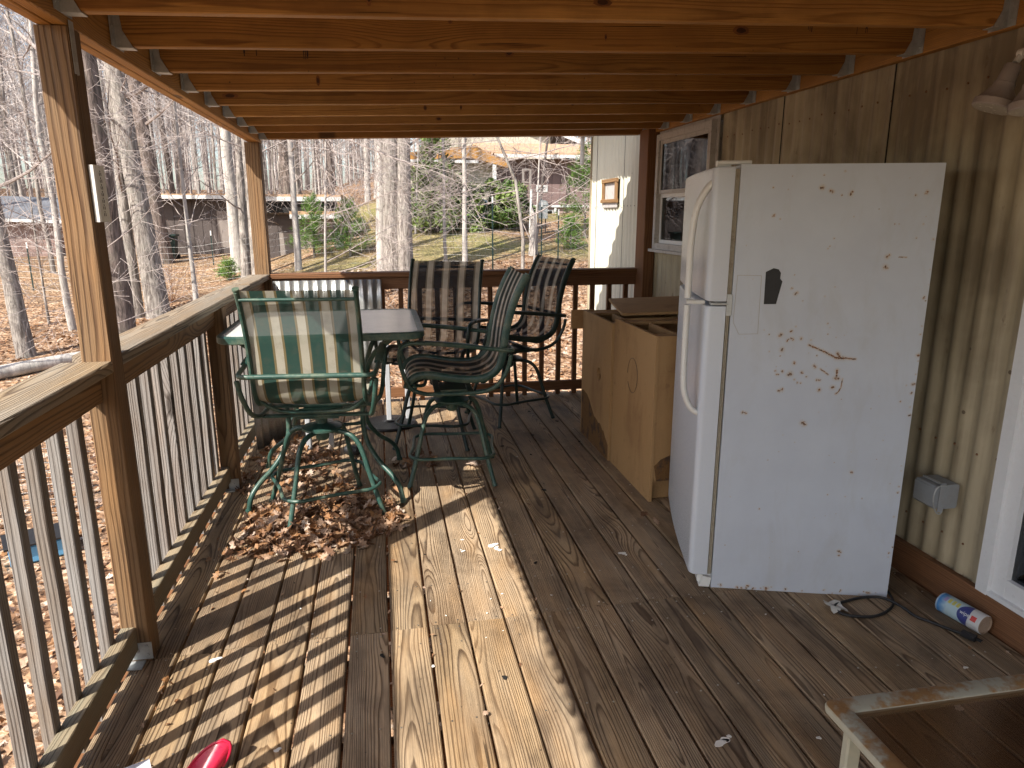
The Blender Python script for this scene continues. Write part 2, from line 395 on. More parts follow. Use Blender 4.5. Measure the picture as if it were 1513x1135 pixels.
for (y,x,z,n_) in STAMPS:
    b=MB()
    for q in range(n_):
        b.box((x+q*.007,y-.0016,z-.022+rnd.uniform(-.004,.004)),(x+q*.007+rnd.choice((.0018,.003)),y-.0008,z+.020+rnd.uniform(-.006,.004)))
        b.box((x+q*.007-.001,y-.0024,z+rnd.uniform(-.015,.015)),(x+q*.007+.005,y-.0017,z+rnd.uniform(-.012,.016)+.002))
    b.build('stamp',M['ink'],roof)
b=MB()
b.lumber((-.8510,-1.5,2.091),(-.8510,5.80,2.091),.038,.152,(1,0,0),ch=.003,pith=(.07,.02))
b.lumber((-.8905,-1.5,2.089),(-.8905,5.80,2.089),.038,.152,(1,0,0),ch=.003)
b.build('beam',M['roofwood'],roof)
b=MB(); b.lumber((2.177,-1.5,2.215),(2.177,5.80,2.215),.038,.185,(1,0,0)); b.build('ledger',M['roofwood'],roof)
b=MB(); b.lumber((-.82,5.78,zj(-.8)+.09),(2.155,5.78,zj(2.155)+.09),.02,.18,(0,1,0)); b.build('fascia_board',M['roofwood'],roof)
# panel lying on the joists, corrugated so that its eave throws a wavy edge
b=MB()
def rf(u,v):
    y=-1.5+u*7.36; x=-1.178+v*3.44
    return Vector((x,y,zj(x)+.152+.009*math.sin(y*2*PI/.076)))
b.grid(rf,560,6)
o=b.build('roof_panel',M['roofsheet'],roof,smooth=60)
sol=o.modifiers.new('t','SOLIDIFY'); sol.thickness=.003; sol.offset=1

# ------------------------------------------------------------------ posts
def post(x0,y0,x1,y1,z1,label,group='posts carrying the porch roof',bracket=None,mat='post'):
    b=MB(); cx,cy=(x0+x1)/2,(y0+y1)/2
    p=thing('porch_post',(cx,cy,0),label,'post',group)
    b.lumber((cx,cy,-.3 if z1>1.5 else .0),(cx,cy,z1),x1-x0,y1-y0,(1,0,0),ch=.004,seg=10,wob=.0007,pith=(-.105,-.135))
    b.build('shaft',M[mat],p)
    if bracket:
        b=MB(); bx,by=bracket
        b.box((bx-.055,by-.003,.012),(bx+.012,by-.0005,.075)); b.box((bx-.10,by-.050,.003),(bx-.012,by-.001,.007))
        b.prism([(bx-.055,by-.003,.012),(bx-.055,by-.003,.075),(bx-.085,by-.003,.012)],(0,.002,0))
        for (dx,z) in ((-.035,.045),(-.005,.028),(-.005,.06)): b.lathe([(.0075,0),(.006,.004),(.001,.005)],(bx+dx,by-.003,z),(0,-1,0),n=10,caps=False)
        b.lathe([(.0075,0),(.006,.004),(.001,.005)],(bx-.07,by-.026,.006),(0,0,1),n=10,caps=False)
        b.build('bracket',M['galv'],p)
    return p
p1=post(-.918,2.335,-.830,2.425,2.012,'brown grainy roof post nearest the camera with a white power strip fixed to it',bracket=(-.838,2.335))
b=MB()
b.box((-.8295,2.345,1.89),(-.8275,2.375,2.03)); 
for z in (1.89,1.92,1.95): b.lathe([(.004,0),(.001,.002)],(-.8275,2.36,z),(1,0,0),n=8,caps=False)
b.build('post_tie',M['galv'],p1)
p2=post(-.935,5.655,-.828,5.765,2.012,'roof post at the far left corner of the railing')
p3=post(2.10,5.50,2.192,5.69,2.15,'dark roof post against the trailer wall beside its window',mat='darkwood')
b=MB(); mp=thing('railing_post',(-.875,3.975,0),'short square railing post with a steel foot bracket halfway along the left railing','post')
b.lumber((-.875,3.975,0),(-.875,3.975,1.02),.089,.089,(1,0,0),ch=.004,pith=(.02,-.05)); b.build('shaft',M['post'],mp)
b=MB(); bx,by=-.838,3.93
b.box((bx-.045,by-.003,.004),(bx+.01,by-.0005,.062)); b.box((bx-.085,by-.045,.002),(bx-.01,by-.001,.006))
for (dx,z) in ((-.02,.035),(-.035,.05)): b.lathe([(.0075,0),(.006,.004),(.001,.005)],(bx+dx,by-.003,z),(0,-1,0),n=10,caps=False)
b.build('bracket',M['galv'],mp)

# ------------------------------------------------------------------ railings
def railing(name_label,y0,y1,capend):
    t=thing('deck_railing',(-.9,(y0+y1)/2,0),name_label,'railing','left railing sections')
    b=MB(); b.lumber((-.905,capend[0],1.045),(-.905,capend[1],1.038),.15,.038,(1,0,0),seg=10,wob=.0012,ch=.005,pith=(.03,-.03)); b.build('cap',M['cap'],t)
    b=MB(); b.lumber((-.89,y0,.979),(-.89,y1,.973),.038,.090,(1,0,0),seg=6,wob=.001,pith=(.06,.02)); b.build('top_rail',M['rail'],t)
    b=MB(); b.lumber((-.893,y0,.098),(-.893,y1,.092),.046,.089,(1,0,0),seg=6,wob=.001); b.build('bottom_rail',M['lowrail'],t)
    return t
def balusters(t,ys):
    for y in ys:
        b=MB(); x=-.929; dx=rnd.uniform(-.002,.003)
        b.lumber((x+dx,y+rnd.uniform(-.004,.004),-.05+rnd.uniform(-.01,.01)),(x,y,1.018),.036,.037,(1,0,0),ch=.003,seg=6,wob=.0012)
        b.build('baluster',M['baluster'],t)
ra=railing('near left railing with grey weathered balusters, in front of the nearest roof post',-1.5,2.333,(-1.5,2.334))
balusters(ra,[2.25-.137*i for i in range(0,22)])
rb=railing('left railing between the nearest roof post and the short middle post',2.427,3.928,(2.4265,4.8))
balusters(rb,[2.52+.1345*i for i in range(0,11)])
rc=railing('far left railing section beside the table, past the short middle post',4.022,5.653,(4.802,5.654))
balusters(rc,[4.09+.138*i for i in range(0,12)])
# warm stained narrow board standing beside the middle post
b=MB(); b.lumber((-.945,3.88,-.03),(-.945,3.88,1.02),.09,.02,(0,1,0),pith=(.02,.05)); 
o=b.build('board',M['roofwood'],org=(-.945,3.88,0)); tag(o,'orange upright board fixed beside the short middle railing post','board')
t=thing('deck_railing',(.65,5.7,0),'dark brown railing across the far end of the deck','railing')
b=MB(); b.lumber((-.82,5.705,1.040),(2.13,5.705,1.045),.14,.038,(0,1,0),seg=10,wob=.001,ch=.004); b.build('cap',M['darkwood'],t)
b=MB(); b.lumber((-.82,5.685,.975),(2.13,5.685,.978),.038,.095,(0,1,0),seg=8,wob=.001); b.build('top_rail',M['darkwood'],t)
b=MB(); b.lumber((-.82,5.685,.085),(2.13,5.685,.085),.038,.080,(0,1,0),seg=8,wob=.001); b.build('bottom_rail',M['darkwood'],t)
for q in range(21):
    x=-.71+q*.1445
    if x>2.1: break
    b=MB(); b.lumber((x,5.725,-.06),(x+rnd.uniform(-.004,.004),5.725,1.018),.038,.036,(1,0,0),ch=.003,seg=4,wob=.001); b.build('baluster',M['darkwood'],t)

# ------------------------------------------------------------------ trailer (mobile home)
WX=2.2
home=thing('mobile_home',(2.2,2.5,0),'cream ribbed metal trailer wall behind the refrigerator with window and sliding door','mobile home')
def prof(y):   # ribbed siding depth
    t=(y/.09)%1.
    a=math.sin(2*PI*t); q=max(-1,min(1,a*1.7))
    return .0075*q
def wallpatch(b,y0,y1,z0,z1):
    n=max(2,int((y1-y0)/.0125))
    def f(u,v):
        y=y0+(y1-y0)*u; seam=-.004 if abs((y-2.884+.862*5)%.862)<.006 else 0
        return Vector((WX+.006-prof(y)-seam,y,z0+(z1-z0)*v))
    b.grid(f,n,1,gfn=None)
b=MB()
wallpatch(b,2.065,4.47,-.3,2.14); wallpatch(b,5.47,5.80,-.3,2.14);  wallpatch(b,4.47,5.47,-.3,1.215); wallpatch(b,4.47,5.47,2.10,2.14)
wallpatch(b,-2.0,.15,-.3,2.14); wallpatch(b,.15,2.065,2.08,2.14); wallpatch(b,.15,2.065,-.3,.085)
for sy,zb,zt in ((2.884,-.3,2.14),(3.746,-.3,2.14)):
    b.box((WX-.0025,sy-.002,zb),(WX+.002,sy+.0015,zt),mat=1)
for z in (1.98,.62,.25):
    for q in range(46):
        y=2.08+q*.1
        if 4.45<y<5.5 and 1.2<z<2.12: continue
        if y>5.6: break
        b.lathe([(.005,0),(.004,.003),(.001,.004)],(WX-.001,y+rnd.uniform(-.01,.01),z+rnd.uniform(-.006,.006)),(-1,0,0),n=8,mat=2,caps=False)
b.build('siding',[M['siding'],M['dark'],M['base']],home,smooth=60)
b=MB(); b.box((2.5,-2.,-.3),(2.52,7.3,2.14)); b.box((2.26,5.62,-.3),(2.5,5.64,2.14)); b.box((2.26,.1,-.3),(2.5,.12,2.14)); b.box((5.2,-2,-1.5),(5.22,7.3,2.6))
b.build('interior',M['dark'],home)
b=MB(); b.lumber((2.184,2.472-4.2,.044),(2.184,5.58,.044),.030,.155,(1,0,0),seg=6,wob=.001); b.build('baseboard',M['base'],home)
# window
def window(y0,y1,z0,z1,name='window'):
    b=MB(); d0,d1=WX-.055,WX+.03; f=.045
    b.box((d0,y0,z0),(d1,y0+f,z1)); b.box((d0,y1-f,z0),(d1,y1,z1)); b.box((d0+.002,y0+f,z0),(d1,y1-f,z0+f)); b.box((d0+.002,y0+f,z1-f),(d1,y1-f,z1))
    # flange
    b.box((WX-.016,y0-.03,z0-.03),(WX-.008,y0,z1+.03)); b.box((WX-.016,y1,z0-.03),(WX-.008,y1+.03,z1+.03)); b.box((WX-.0155,y0,z1),(WX-.008,y1,z1+.03)); b.box((WX-.075,y0-.03,z0-.022),(WX-.008,y1+.03,z0-.001))
    w=b.build(name,M['oldwhite'],home,org=(-.0,(y0+y1)/2-2.5,z0))
    zm=(z0+z1)/2-.01
    for (a,c,dx) in ((zm,z1-f,.0),(z0+f,zm,.018)):
        b=MB(); x=d0+.018+dx; s=.028
        b.box((x,y0+f,a),(x+.016,y0+f+s,c)); b.box((x,y1-f-s,a),(x+.016,y1-f,c)); b.box((x+.001,y0+f+s,a),(x+.016,y1-f-s,a+s)); b.box((x+.001,y0+f+s,c-s),(x+.016,y1-f-s,c))
        b.build('sash',M['oldwhite'] if dx==0 else M['white'],w)
        b=MB(); b.box((x+.006,y0+f+s,a+s),(x+.010,y1-f-s,c-s)); b.build('pane',M['glass'],w)
    b=MB()
    for q in range(40):
        y=y0+f+.02+q*(y1-y0-2*f-.04)/39
        b.add([(WX+.09+(.012 if q%2 else -.012),y,z0),(WX+.09+(.012 if q%2 else -.012),y,z1)],[])
    n=len(b.v)//2; b.f=[(2*i,2*i+1,2*i+3,2*i+2) for i in range(int(n*.55),n-1)]; b.m=[0]*len(b.f)
    b.build('curtain',M['curtain'],w)
    return w
M['curtain']=paint('brown_curtain',(.16,.10,.07),.9,0,.2,10.)
window(4.50,5.44,1.235,2.095)
# sliding door, only its far jamb and sill are in view
b=MB(); y0,y1,z0,z1=.18,2.062,.088,2.075; f=.05
x0,x1=WX-.030,WX+.04
b.box((x0,y1-f,z0),(x1,y1,z1)); b.box((x0,y0,z0),(x1,y0+f,z1)); b.box((x0+.002,y0+f,z0),(x1,y1-f,z0+f)); b.box((x0+.002,y0+f,z1-f),(x1,y1-f,z1))
b.box((x0+.018,y1-f-.055,z0+f),(x1-.01,y1-f,z1-f)); b.box((x0+.019,y0+f,z0+f),(x1-.01,y1-f-.055,z0+f+.07)); b.box((x0+.019,y0+f,z1-f-.06),(x1-.01,y1-f-.055,z1-f))
dr=b.build('sliding_door',M['white'],home)
b=MB(); b.box((x0+.04,y0+f,z0+f+.07),(x0+.046,y1-f-.055,z1-f-.06)); b.build('pane',M['glass'],dr)
b=MB(); b.box((x0+.052,1.2,z0+f+.07),(x0+.075,1.25,z1-f)); b.box((x0+.052,1.25,z0+f+.07),(x0+.075,1.9,z0+f+.13)); b.box((x0+.052,1.84,z0+f+.13),(x0+.075,1.9,z1-f)); b.build('inner_frame',M['oldwhite'],dr)
# far end of the trailer beyond the porch
b=MB(); wallpatch(b,5.80,6.47,-1.3,2.62); wallpatch(b,6.47,6.88,-1.3,1.60); wallpatch(b,6.47,6.88,1.82,2.62); wallpatch(b,6.88,7.33,-1.3,2.62)
for sy in (6.32,7.15): b.box((WX-.0035,sy-.003,-1.3),(WX+.002,sy+.002,2.62),mat=1)
for q in range(16): b.lathe([(.006,0),(.001,.004)],(WX-.003,5.84+q*.09,1.575),(-1,0,0),n=8,mat=1,caps=False)
tag(b.build('siding',[M['shedskin'],M['dark']],home,smooth=60),'paler sunlit siding at the far end of the trailer')
b=MB(); b.lumber((2.183,5.725,-.1),(2.183,5.725,2.14),.03,.055,(1,0,0)); b.build('corner_trim',M['post'],home)
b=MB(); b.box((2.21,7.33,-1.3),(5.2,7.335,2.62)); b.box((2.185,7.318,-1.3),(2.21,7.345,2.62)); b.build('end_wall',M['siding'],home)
b=MB()
def rs(u,v):
    y=-2.1+u*9.55; x=1.60+v*3.7; return Vector((x,y,2.60+.05*(x-1.6)+.010*math.sin(y*2*PI/.076)))
b.grid(rs,760,3); b.lumber((2.10,7.36,2.0),(2.10,7.36,2.33),.03,.06,(1,0,0)); b.box((2.05,7.30,2.27),(2.2,7.36,2.34))
o=b.build('roof',M['oldwhite'],home,smooth=60); sl=o.modifiers.new('t','SOLIDIFY'); sl.thickness=.003
b=MB()
b.lumber((2.182,6.45,1.812),(2.182,6.91,1.812),.02,.036,(1,0,0)); b.lumber((2.180,6.44,1.625),(2.180,6.92,1.625),.022,.034,(1,0,0)); b.lumber((2.183,6.485,1.643),(2.183,6.485,1.793),.02,.05,(1,0,0)); b.lumber((2.183,6.875,1.643),(2.183,6.875,1.793),.02,.05,(1,0,0))
w=b.build('window',M['rail'],home,org=(0,4.2,1.6))
b=MB(); b.box((2.195,6.51,1.643),(2.199,6.85,1.793)); b.box((2.186,6.46,1.565),(2.190,6.90,1.607)); b.build('pane',M['oldwhite'],w)
# ------------------------------------------------------------------ refrigerator
FA=R(-17.1)
fr=thing('refrigerator',(1.289,2.445,0),'white top-freezer refrigerator with rust spots and a black patch on its side','refrigerator',rz=FA)
RUST=[(.146,1.061,1),(.189,1.062,1.6),(.225,1.075,1.3),(.214,1.04,1.2),(.232,1.047,1.2),(.263,1.046,1.2),(.24,1.093,.7),(.299,1.043,1),(.197,1.002,1.5),(.193,.98,.9),(.152,.996,.7),(.248,.955,1.4),(.18,.922,.9),(.19,.909,1.2),(.205,.922,1.1),(.236,.912,2.),(.277,.917,1.3),(.253,.89,1),(.265,.878,1),(.199,.847,1.3),(.213,.853,1.5),(.324,.94,1.5),(.326,.984,.9),(.34,.89,1.5),(.346,.851,1.5),(.405,.93,1.8),(.404,.897,2.),(.394,.863,1.8),(.412,.841,1.2),(.211,1.233,1.1),(.23,1.217,1.2),(.353,1.106,1.),(.357,1.066,1.),(.296,.902,1),(.277,.877,1),(.402,.99,2.2),
(.281,1.593,1.9),(.32,1.582,1.4),(.355,1.567,1.),(.385,1.57,1.3),(.391,1.578,1.2),(.129,1.499,1.1),(.15,1.484,1),(.534,1.351,1.9),(.538,1.312,1.8),(.604,1.566,1),(.636,1.573,1.3),(.546,1.467,.7),(.642,1.467,.7),(.56,1.467,.6),(.332,1.389,.8),(.344,1.416,.7),(.326,1.38,.7),(.117,1.594,1),(.288,1.636,.9),(.358,1.649,.8),(.682,.994,1.6),(.684,.885,1.8),(.644,.815,.9),(.071,.753,1.3),(.085,.751,1.2),(.297,.72,1.7),(.31,.713,1.3),(.499,.527,1.3),(.489,.19,1.6),(.491,.175,1.1),(.166,.357,1),(.333,.181,.7),(.42,.43,.7),(.38,.33,.6),(.55,.42,.7),(.6,.66,.7),(.22,.6,.6)]
rr_=random.Random(3)
for q in range(46): RUST.append((rr_.uniform(.03,.67),rr_.uniform(.1,1.64),rr_.uniform(.35,.6)))
for q in range(26): RUST.append((rr_.uniform(.02,.68),rr_.uniform(.004,.02),rr_.uniform(.5,1.5)))
for q in range(22): RUST.append((rr_.uniform(.676,.69),rr_.uniform(.1,1.5),rr_.uniform(.5,1.2)))
SEG=[((.293,1.024),(.344,1.003),1.),((.344,1.003),(.396,.977),1.1),((.396,.977),(.424,.977),1.5),((.424,.977),(.465,.974),1.),((.343,.934),(.374,.912),.7),((.427,.898),(.425,.864),.6),((.425,.864),(.415,.842),.6),((.575,1.351),(.60,1.35),.5),((.405,.93),(.404,.9),.9)]
NX,NZ=250,600
xs=np.linspace(0,.691,NX+1); zs=np.linspace(.0,1.675,NZ+1)
X,Z=np.meshgrid(xs,zs,indexing='ij'); mask=np.zeros_like(X)
nr=np.random.RandomState(5)
for (x,z,s) in RUST:
    rad=.0042*s
    for q in range(3 if s>1 else 1):
        xx=x+nr.uniform(-1,1)*rad*.9*(q>0); zz=z+nr.uniform(-1,1)*rad*.9*(q>0); r_=rad*nr.uniform(.6,1.)
        mask=np.maximum(mask,np.exp(-np.sqrt((X-xx)**2+(Z-zz)**2)/(r_*.85)))
for (a,c,s) in SEG:
    d=np.array(c)-np.array(a); t=np.clip(((X-a[0])*d[0]+(Z-a[1])*d[1])/(d@d),0,1)
    dd=(X-a[0]-t*d[0])**2+(Z-a[1]-t*d[1])**2; mask=np.maximum(mask,np.exp(-np.sqrt(dd)/(.0036*s)))
b=MB()
b.v=[(float(x),0.,float(z)) for x,z in zip(X.ravel(),Z.ravel())]; b.g=b.v[:]; b.r=mask.ravel().tolist()
b.f=[(i*(NZ+1)+j,(i+1)*(NZ+1)+j,(i+1)*(NZ+1)+j+1,i*(NZ+1)+j+1) for i in range(NX) for j in range(NZ)]; b.m=[0]*len(b.f)
def boxl(b,x0,x1,y0,y1,z0,z1,mat=0,ch=.004): b.box((x0,y0,z0),(x1,y1,z1),mat=mat,bev=ch)
b.add([(0,0,0),(.691,0,0),(.691,.86,0),(0,.86,0),(0,0,1.675),(.691,0,1.675),(.691,.86,1.675),(0,.86,1.675)],[(3,2,1,0),(4,5,6,7),(1,2,6,5),(2,3,7,6),(3,0,4,7)],0,r=0.)
k=NT('fridge_enamel')
rn=k.attr('rnd').outputs['Fac']; tc=k.n('ShaderNodeTexCoord').outputs['Object']
nn=k.noise(tc,170.,4.,.7); n2=k.noise(tc,5.,4.,.6); n3=k.noise(tc,90.,2.,.5)
ru=k.m('MULTIPLY',k.mr(k.m('ADD',rn,k.m('MULTIPLY',k.m('SUBTRACT',nn,.5),2.4)),.42,.70),k.m('GREATER_THAN',rn,.03))
st=k.mr(rn,.05,.6,0,.6)
base=k.mix(k.mr(n2,.35,.7),(.54,.585,.655),(.50,.54,.61))
sm_=k.noise(k.scale(tc,(1,1,.35)),7.,6.,.7,.5); base=k.mix(k.mr(sm_,.52,.72,0.,.30),base,(.42,.42,.40)); base=k.mix(st,base,(.50,.33,.14)); 
c=k.mix(ru,base,k.mix(k.mr(n3,.4,.6),(.22,.085,.02),(.06,.025,.012)))
k.pbsdf(c,k.m('ADD',k.mr(n2,.3,.7,.28,.36),k.m('MULTIPLY',ru,.4)),0,k.bump(k.noise(tc,420.,2.,.5),.10,.002),.5)
M['enamel']=k.mat
M['doorwhite']=paint('door_enamel',(.58,.62,.68),.30,0,.03,60.,bump=.015,dirt=.12,dirtc=(.45,.42,.36))
M['handlewhite']=paint('handle_plastic',(.72,.72,.69),.32,0,.03,6.,dirt=.15,dirtc=(.5,.45,.36))
M['gasket']=paint('door_gasket',(.38,.34,.26),.6,0,.25,30.,dirt=.7,dirtc=(.14,.10,.06))
M['black']=paint('black_plastic',(.012,.012,.013),.5,0,.2,20.)
b.build('cabinet',M['enamel'],fr,local=True,smooth=20)
b=MB(); 
for (z0,z1) in ((.06,1.165),(1.18,1.66)):
    boxl(b,-.018,-.0015,.006,.854,z0,z1)
    for x in (-.014,-.007): b.box((x-.0012,.002,z0),(x+.0012,.006,z1))
b.build('gasket',M['gasket'],fr,local=True)
def door(z0,z1,name):
    b=MB(); n=26; nz=2
    # bowed front with a softly rounded near and far edge, extruded in z
    pts=[(-.019,0.0)]
    W=.86
    for i in range(7):
        t=i/6*PI/2; pts.append((-.072-.023*math.sin(t),.028-.028*math.cos(t)))
    for i in range(1,n):
        t=i/n; pts.append((-.095-.012*math.sin(PI*t),.028+(W-.056)*t))
    for i in range(7):
        t=i/6*PI/2; pts.append((-.072-.023*math.cos(t),W-.028+.028*math.sin(t)))
    pts.append((-.019,W))
    zz=[z0,z0+.003,z0+.010,z1-.010,z1-.003,z1]; ins=[.010,.003,0,0,.003,.010]
    vs=[];fs=[];m=len(pts)
    for z,q in zip(zz,ins):
        for (x,y) in pts: vs.append((min(-.019,x+q) ,min(W-q*.4,max(q*.4,y)),z))
    for i in range(len(zz)-1):
        for j in range(m): fs.append((i*m+j,i*m+(j+1)%m,(i+1)*m+(j+1)%m,(i+1)*m+j))
    fs.append(tuple(range(m))[::-1]); fs.append(tuple((len(zz)-1)*m+j for j in range(m)))
    b.add(vs,fs)
    return b.build(name,M['doorwhite'],fr,local=True,smooth=32)
d1=door(1.182,1.668,'freezer_door'); d2=door(.055,1.165,'fridge_door')
def hand(path,par):
    b=MB(); P=[]
    # smooth the path
    for i in range(len(path)-1):
        p0=Vector(path[max(0,i-1)]);p1=Vector(path[i]);p2=Vector(path[i+1]);p3=Vector(path[min(len(path)-1,i+2)])
        for q in range(6):
            t=q/6; P.append(.5*((2*p1)+(-p0+p2)*t+(2*p0-5*p1+4*p2-p3)*t*t+(-p0+3*p1-3*p2+p3)*t**3))
    P.append(Vector(path[-1]))
    b.tube(P,.0125,n=12,flat=1.7,flatdir=(1,0,0)); return b.build('handle',M['handlewhite'],par,local=True,smooth=50)
hand([(-.088,.045,1.615),(-.112,.05,1.585),(-.140,.055,1.52),(-.152,.057,1.42),(-.154,.06,1.3),(-.154,.06,1.188)],d1)
hand([(-.154,.06,1.162),(-.154,.06,1.0),(-.152,.06,.87),(-.145,.057,.81),(-.120,.05,.755),(-.088,.045,.735)],d2)
b=MB(); boxl(b,-.158,-.09,.045,.075,1.166,1.181); b.build('handle_spacer',M['handlewhite'],fr,local=True)
b=MB(); boxl(b,-.075,-.004,-.004,.05,1.1685,1.1785); b.lathe([(.008,0),(.008,.004)],(-.05,.02,1.1785),n=10); boxl(b,-.018,.002,-.004,.0,1.13,1.21); b.build('hinge',M['galv'],fr,local=True)
b=MB(); boxl(b,-.08,.04,.02,.07,1.676,1.690); boxl(b,-.08,-.03,.03,.06,1.669,1.676); b.build('hinge_cover',M['handlewhite'],fr,local=True)
b=MB(); boxl(b,-.055,.02,.02,.84,.012,.05); b.prism([(-.05,-.002,.004),(-.008,-.002,.004),(-.001,-.002,.045),(-.035,-.002,.05)],(0,.03,0)); b.build('kick_plate',M['handlewhite'],fr,local=True)
b=MB(); b.prism([(x,-.0012,z) for x,z in [(.117,1.175),(.115,1.294),(.142,1.308),(.16,1.304),(.169,1.291),(.168,1.27),(.177,1.26),(.17,1.223),(.161,1.176)]],(0,.0008,0))
tag(b.build('patch',M['black'],fr,local=True),'torn black patch on the refrigerator side')
b=MB(); pl=[(.015,1.281),(.101,1.28),(.104,1.063),(.035,1.06),(.011,1.106),(.015,1.281)]
for (a,c) in zip(pl,pl[1:]): b.tube([(a[0],-.0004,a[1]),(c[0],-.0004,c[1])],.0006,n=4)
b.build('outline',M['gasket'],fr,local=True)

# ------------------------------------------------------------------ particle board cabinets
k=NT('particle_board'); tc=k.n('ShaderNodeTexCoord').outputs['Object']
n1=k.noise(k.scale(tc,(1,1,1)),260.,3.,.7); n2=k.noise(k.scale(tc,(3,3,1.2)),1.6,5.,.65,.4); n3=k.noise(tc,20.,3.,.6)
c=k.mix(k.mr(n1,.35,.65),(.345,.20,.088),(.45,.285,.135)); c=k.mix(k.m('MULTIPLY',k.mr(n2,.5,.68),.55),c,(.24,.13,.06)); c=k.mix(k.m('MULTIPLY',k.mr(n3,.62,.72),.35),c,(.16,.09,.05))
k.pbsdf(c,.75,0,k.bump(n1,.3,.002),.25); M['pb']=k.mat
k=NT('water_stained_board'); tc=k.n('ShaderNodeTexCoord').outputs['Object']
n1=k.noise(tc,120.,3.,.7); n2=k.noise(tc,11.,5.,.7)
c=k.mix(k.mr(n1,.35,.65),(.15,.075,.03),(.20,.11,.045)); c=k.mix(k.mr(n2,.5,.62),c,(.08,.05,.035)); k.pbsdf(c,.8,0,k.bump(n2,.5,.004),.2); M['pbstain']=k.mat
def cabinet(y0,y1,x0,z1,label,hole,stain,toe=True):
    t=thing('kitchen_cabinet',(x0,y0,0),label,'cabinet','bare particle board cabinets')
    x1=x0+.60; th=.018; W=y1-y0
    # side facing the deck centre is the cabinet's long panel
    b=MB()
    if hole:
        # panel with a round hole
        hy,hz,hr=hole; n=24
        yy=[y0,y1]; 
        ring=[(hy+hr*math.cos(2*PI*i/n),hz+hr*1.15*math.sin(2*PI*i/n)) for i in range(n)]
        def edge(i):
            a=2*PI*i/n; c_,s_=math.cos(a),math.sin(a); tt=[]
            if abs(c_)>1e-6: tt.append(((y1 if c_>0 else y0)-hy)/c_)
            if abs(s_)>1e-6: tt.append(((z1 if s_>0 else .0)-hz)/s_)
            q=min(tt); return (hy+c_*q,hz+s_*q)
        out=[edge(i) for i in range(n)]
        # add true corners by snapping the nearest edge point
        for cy,cz in ((y0,0),(y1,0),(y0,z1),(y1,z1)):
            i=min(range(n),key=lambda i:(out[i][0]-cy)**2+(out[i][1]-cz)**2); out[i]=(cy,cz)
        for X0 in (x0,x0+th):
            vs=[(X0,*p) for p in ring]+[(X0,*p) for p in out]
            fs=[(i,(i+1)%n,n+(i+1)%n,n+i) for i in range(n)]
            if X0==x0: fs=[f[::-1] for f in fs]
            b.add(vs,fs)
        b.add([(x0,*p) for p in ring]+[(x0+th,*p) for p in ring],[(i,(i+1)%n,n+(i+1)%n,n+i) for i in range(n)])
        b.add([(x0,*p) for p in out]+[(x0+th,*p) for p in out],[(i,(i+1)%n,n+(i+1)%n,n+i)[::-1] for i in range(n)])
    else:
        b.box((x0,y0,0),(x0+th,y1,z1),bev=.001)
    sp=b.build('side_panel',M['pb'],t)
    b=MB(); b.box((x0+th,y0+.004,.115),(x1,y0+th+.004,z1-.002),bev=.001); b.box((x0+th,y0+.045,0),(x1,y0+.06,.105),bev=.001); b.build('end_panel',M['pb'],t)
    b=MB(); b.box((x1-th,y0+th+.005,0),(x1,y1,z1),bev=.001); b.box((x0+th,y1-.008,.0),(x1-th,y1,z1-.003)); b.build('back_panel',M['pb'],t)
    b=MB(); b.box((x0+th,y0+th+.006,.12),(x1-th,y1-.01,.136)); b.box((x0+th,y0+th+.006,.50),(x1-th,y1-.01,.515)); b.build('shelf',M['pb'],t)
    b=MB(); 
    for yy in (y0+th+.006,y1-.12): b.box((x0+th,yy,z1-.022),(x1-th,yy+.075,z1-.006))
    b.box((x0+.16,y0+.1,z1-.10),(x0+.175,y1-.13,z1-.012))
    b.build('brace',M['pb'],t)
    if stain:
        b=MB(); r2=random.Random(9); pts=[]
        n=20
        for i in range(n+1):
            f=i/n; pts.append((x0-.0012,y0+.01+(y1-y0-.03)*f,.10+.20*min(1,f*1.3)+.02*math.sin(f*9)+r2.uniform(-.008,.008)))
        poly=[(x0-.0012,y0+.01,.003)]+pts+[(x0-.0012,y1-.02,.003)]
        b.prism(poly[::-1],(.0008,0,0)); b.build('water_stain',M['pbstain'],t)
    return t
c1=cabinet(3.336,3.985,1.362,.900,'nearer bare particle board cabinet beside the refrigerator with a circle drawn on its side',None,False)
b=MB(); P=[(1.3608,3.655+.078*math.cos(2*PI*i/36),.625+.098*math.sin(2*PI*i/36)) for i in range(34)]
b.tube(P,.0012,n=4,caps=True); b.build('drawn_circle',M['black'],c1)
b=MB(); b.prism([(1.40,3.3395,.115),(1.52,3.3395,.115),(1.52,3.3395,.30),(1.48,3.3395,.26),(1.42,3.3395,.235),(1.385,3.3395,.20)],(0,.0007,0)); b.build('water_stain',M['pbstain'],c1)
c2=cabinet(4.0,4.62,1.350,.868,'farther particle board cabinet with a round hole and a dark water stain near its foot',(4.235,.505,.038),True)
b=MB(); b.box((1.27,4.625,.74),(1.42,4.642,.868)); b.build('rear_rail',M['pb'],c2)
b=MB(); mrot=Matrix.Rotation(R(-12),3,'Z')@Matrix.Rotation(R(-2.2),3,'Y'); b.box((1.50,3.98,.915),(2.05,4.75,.931),rot=mrot,bev=.001)
tag(b.build('loose_board',M['pb'],org=(1.77,4.37,.9)),'loose brown board lying across the open tops of the cabinets','board')

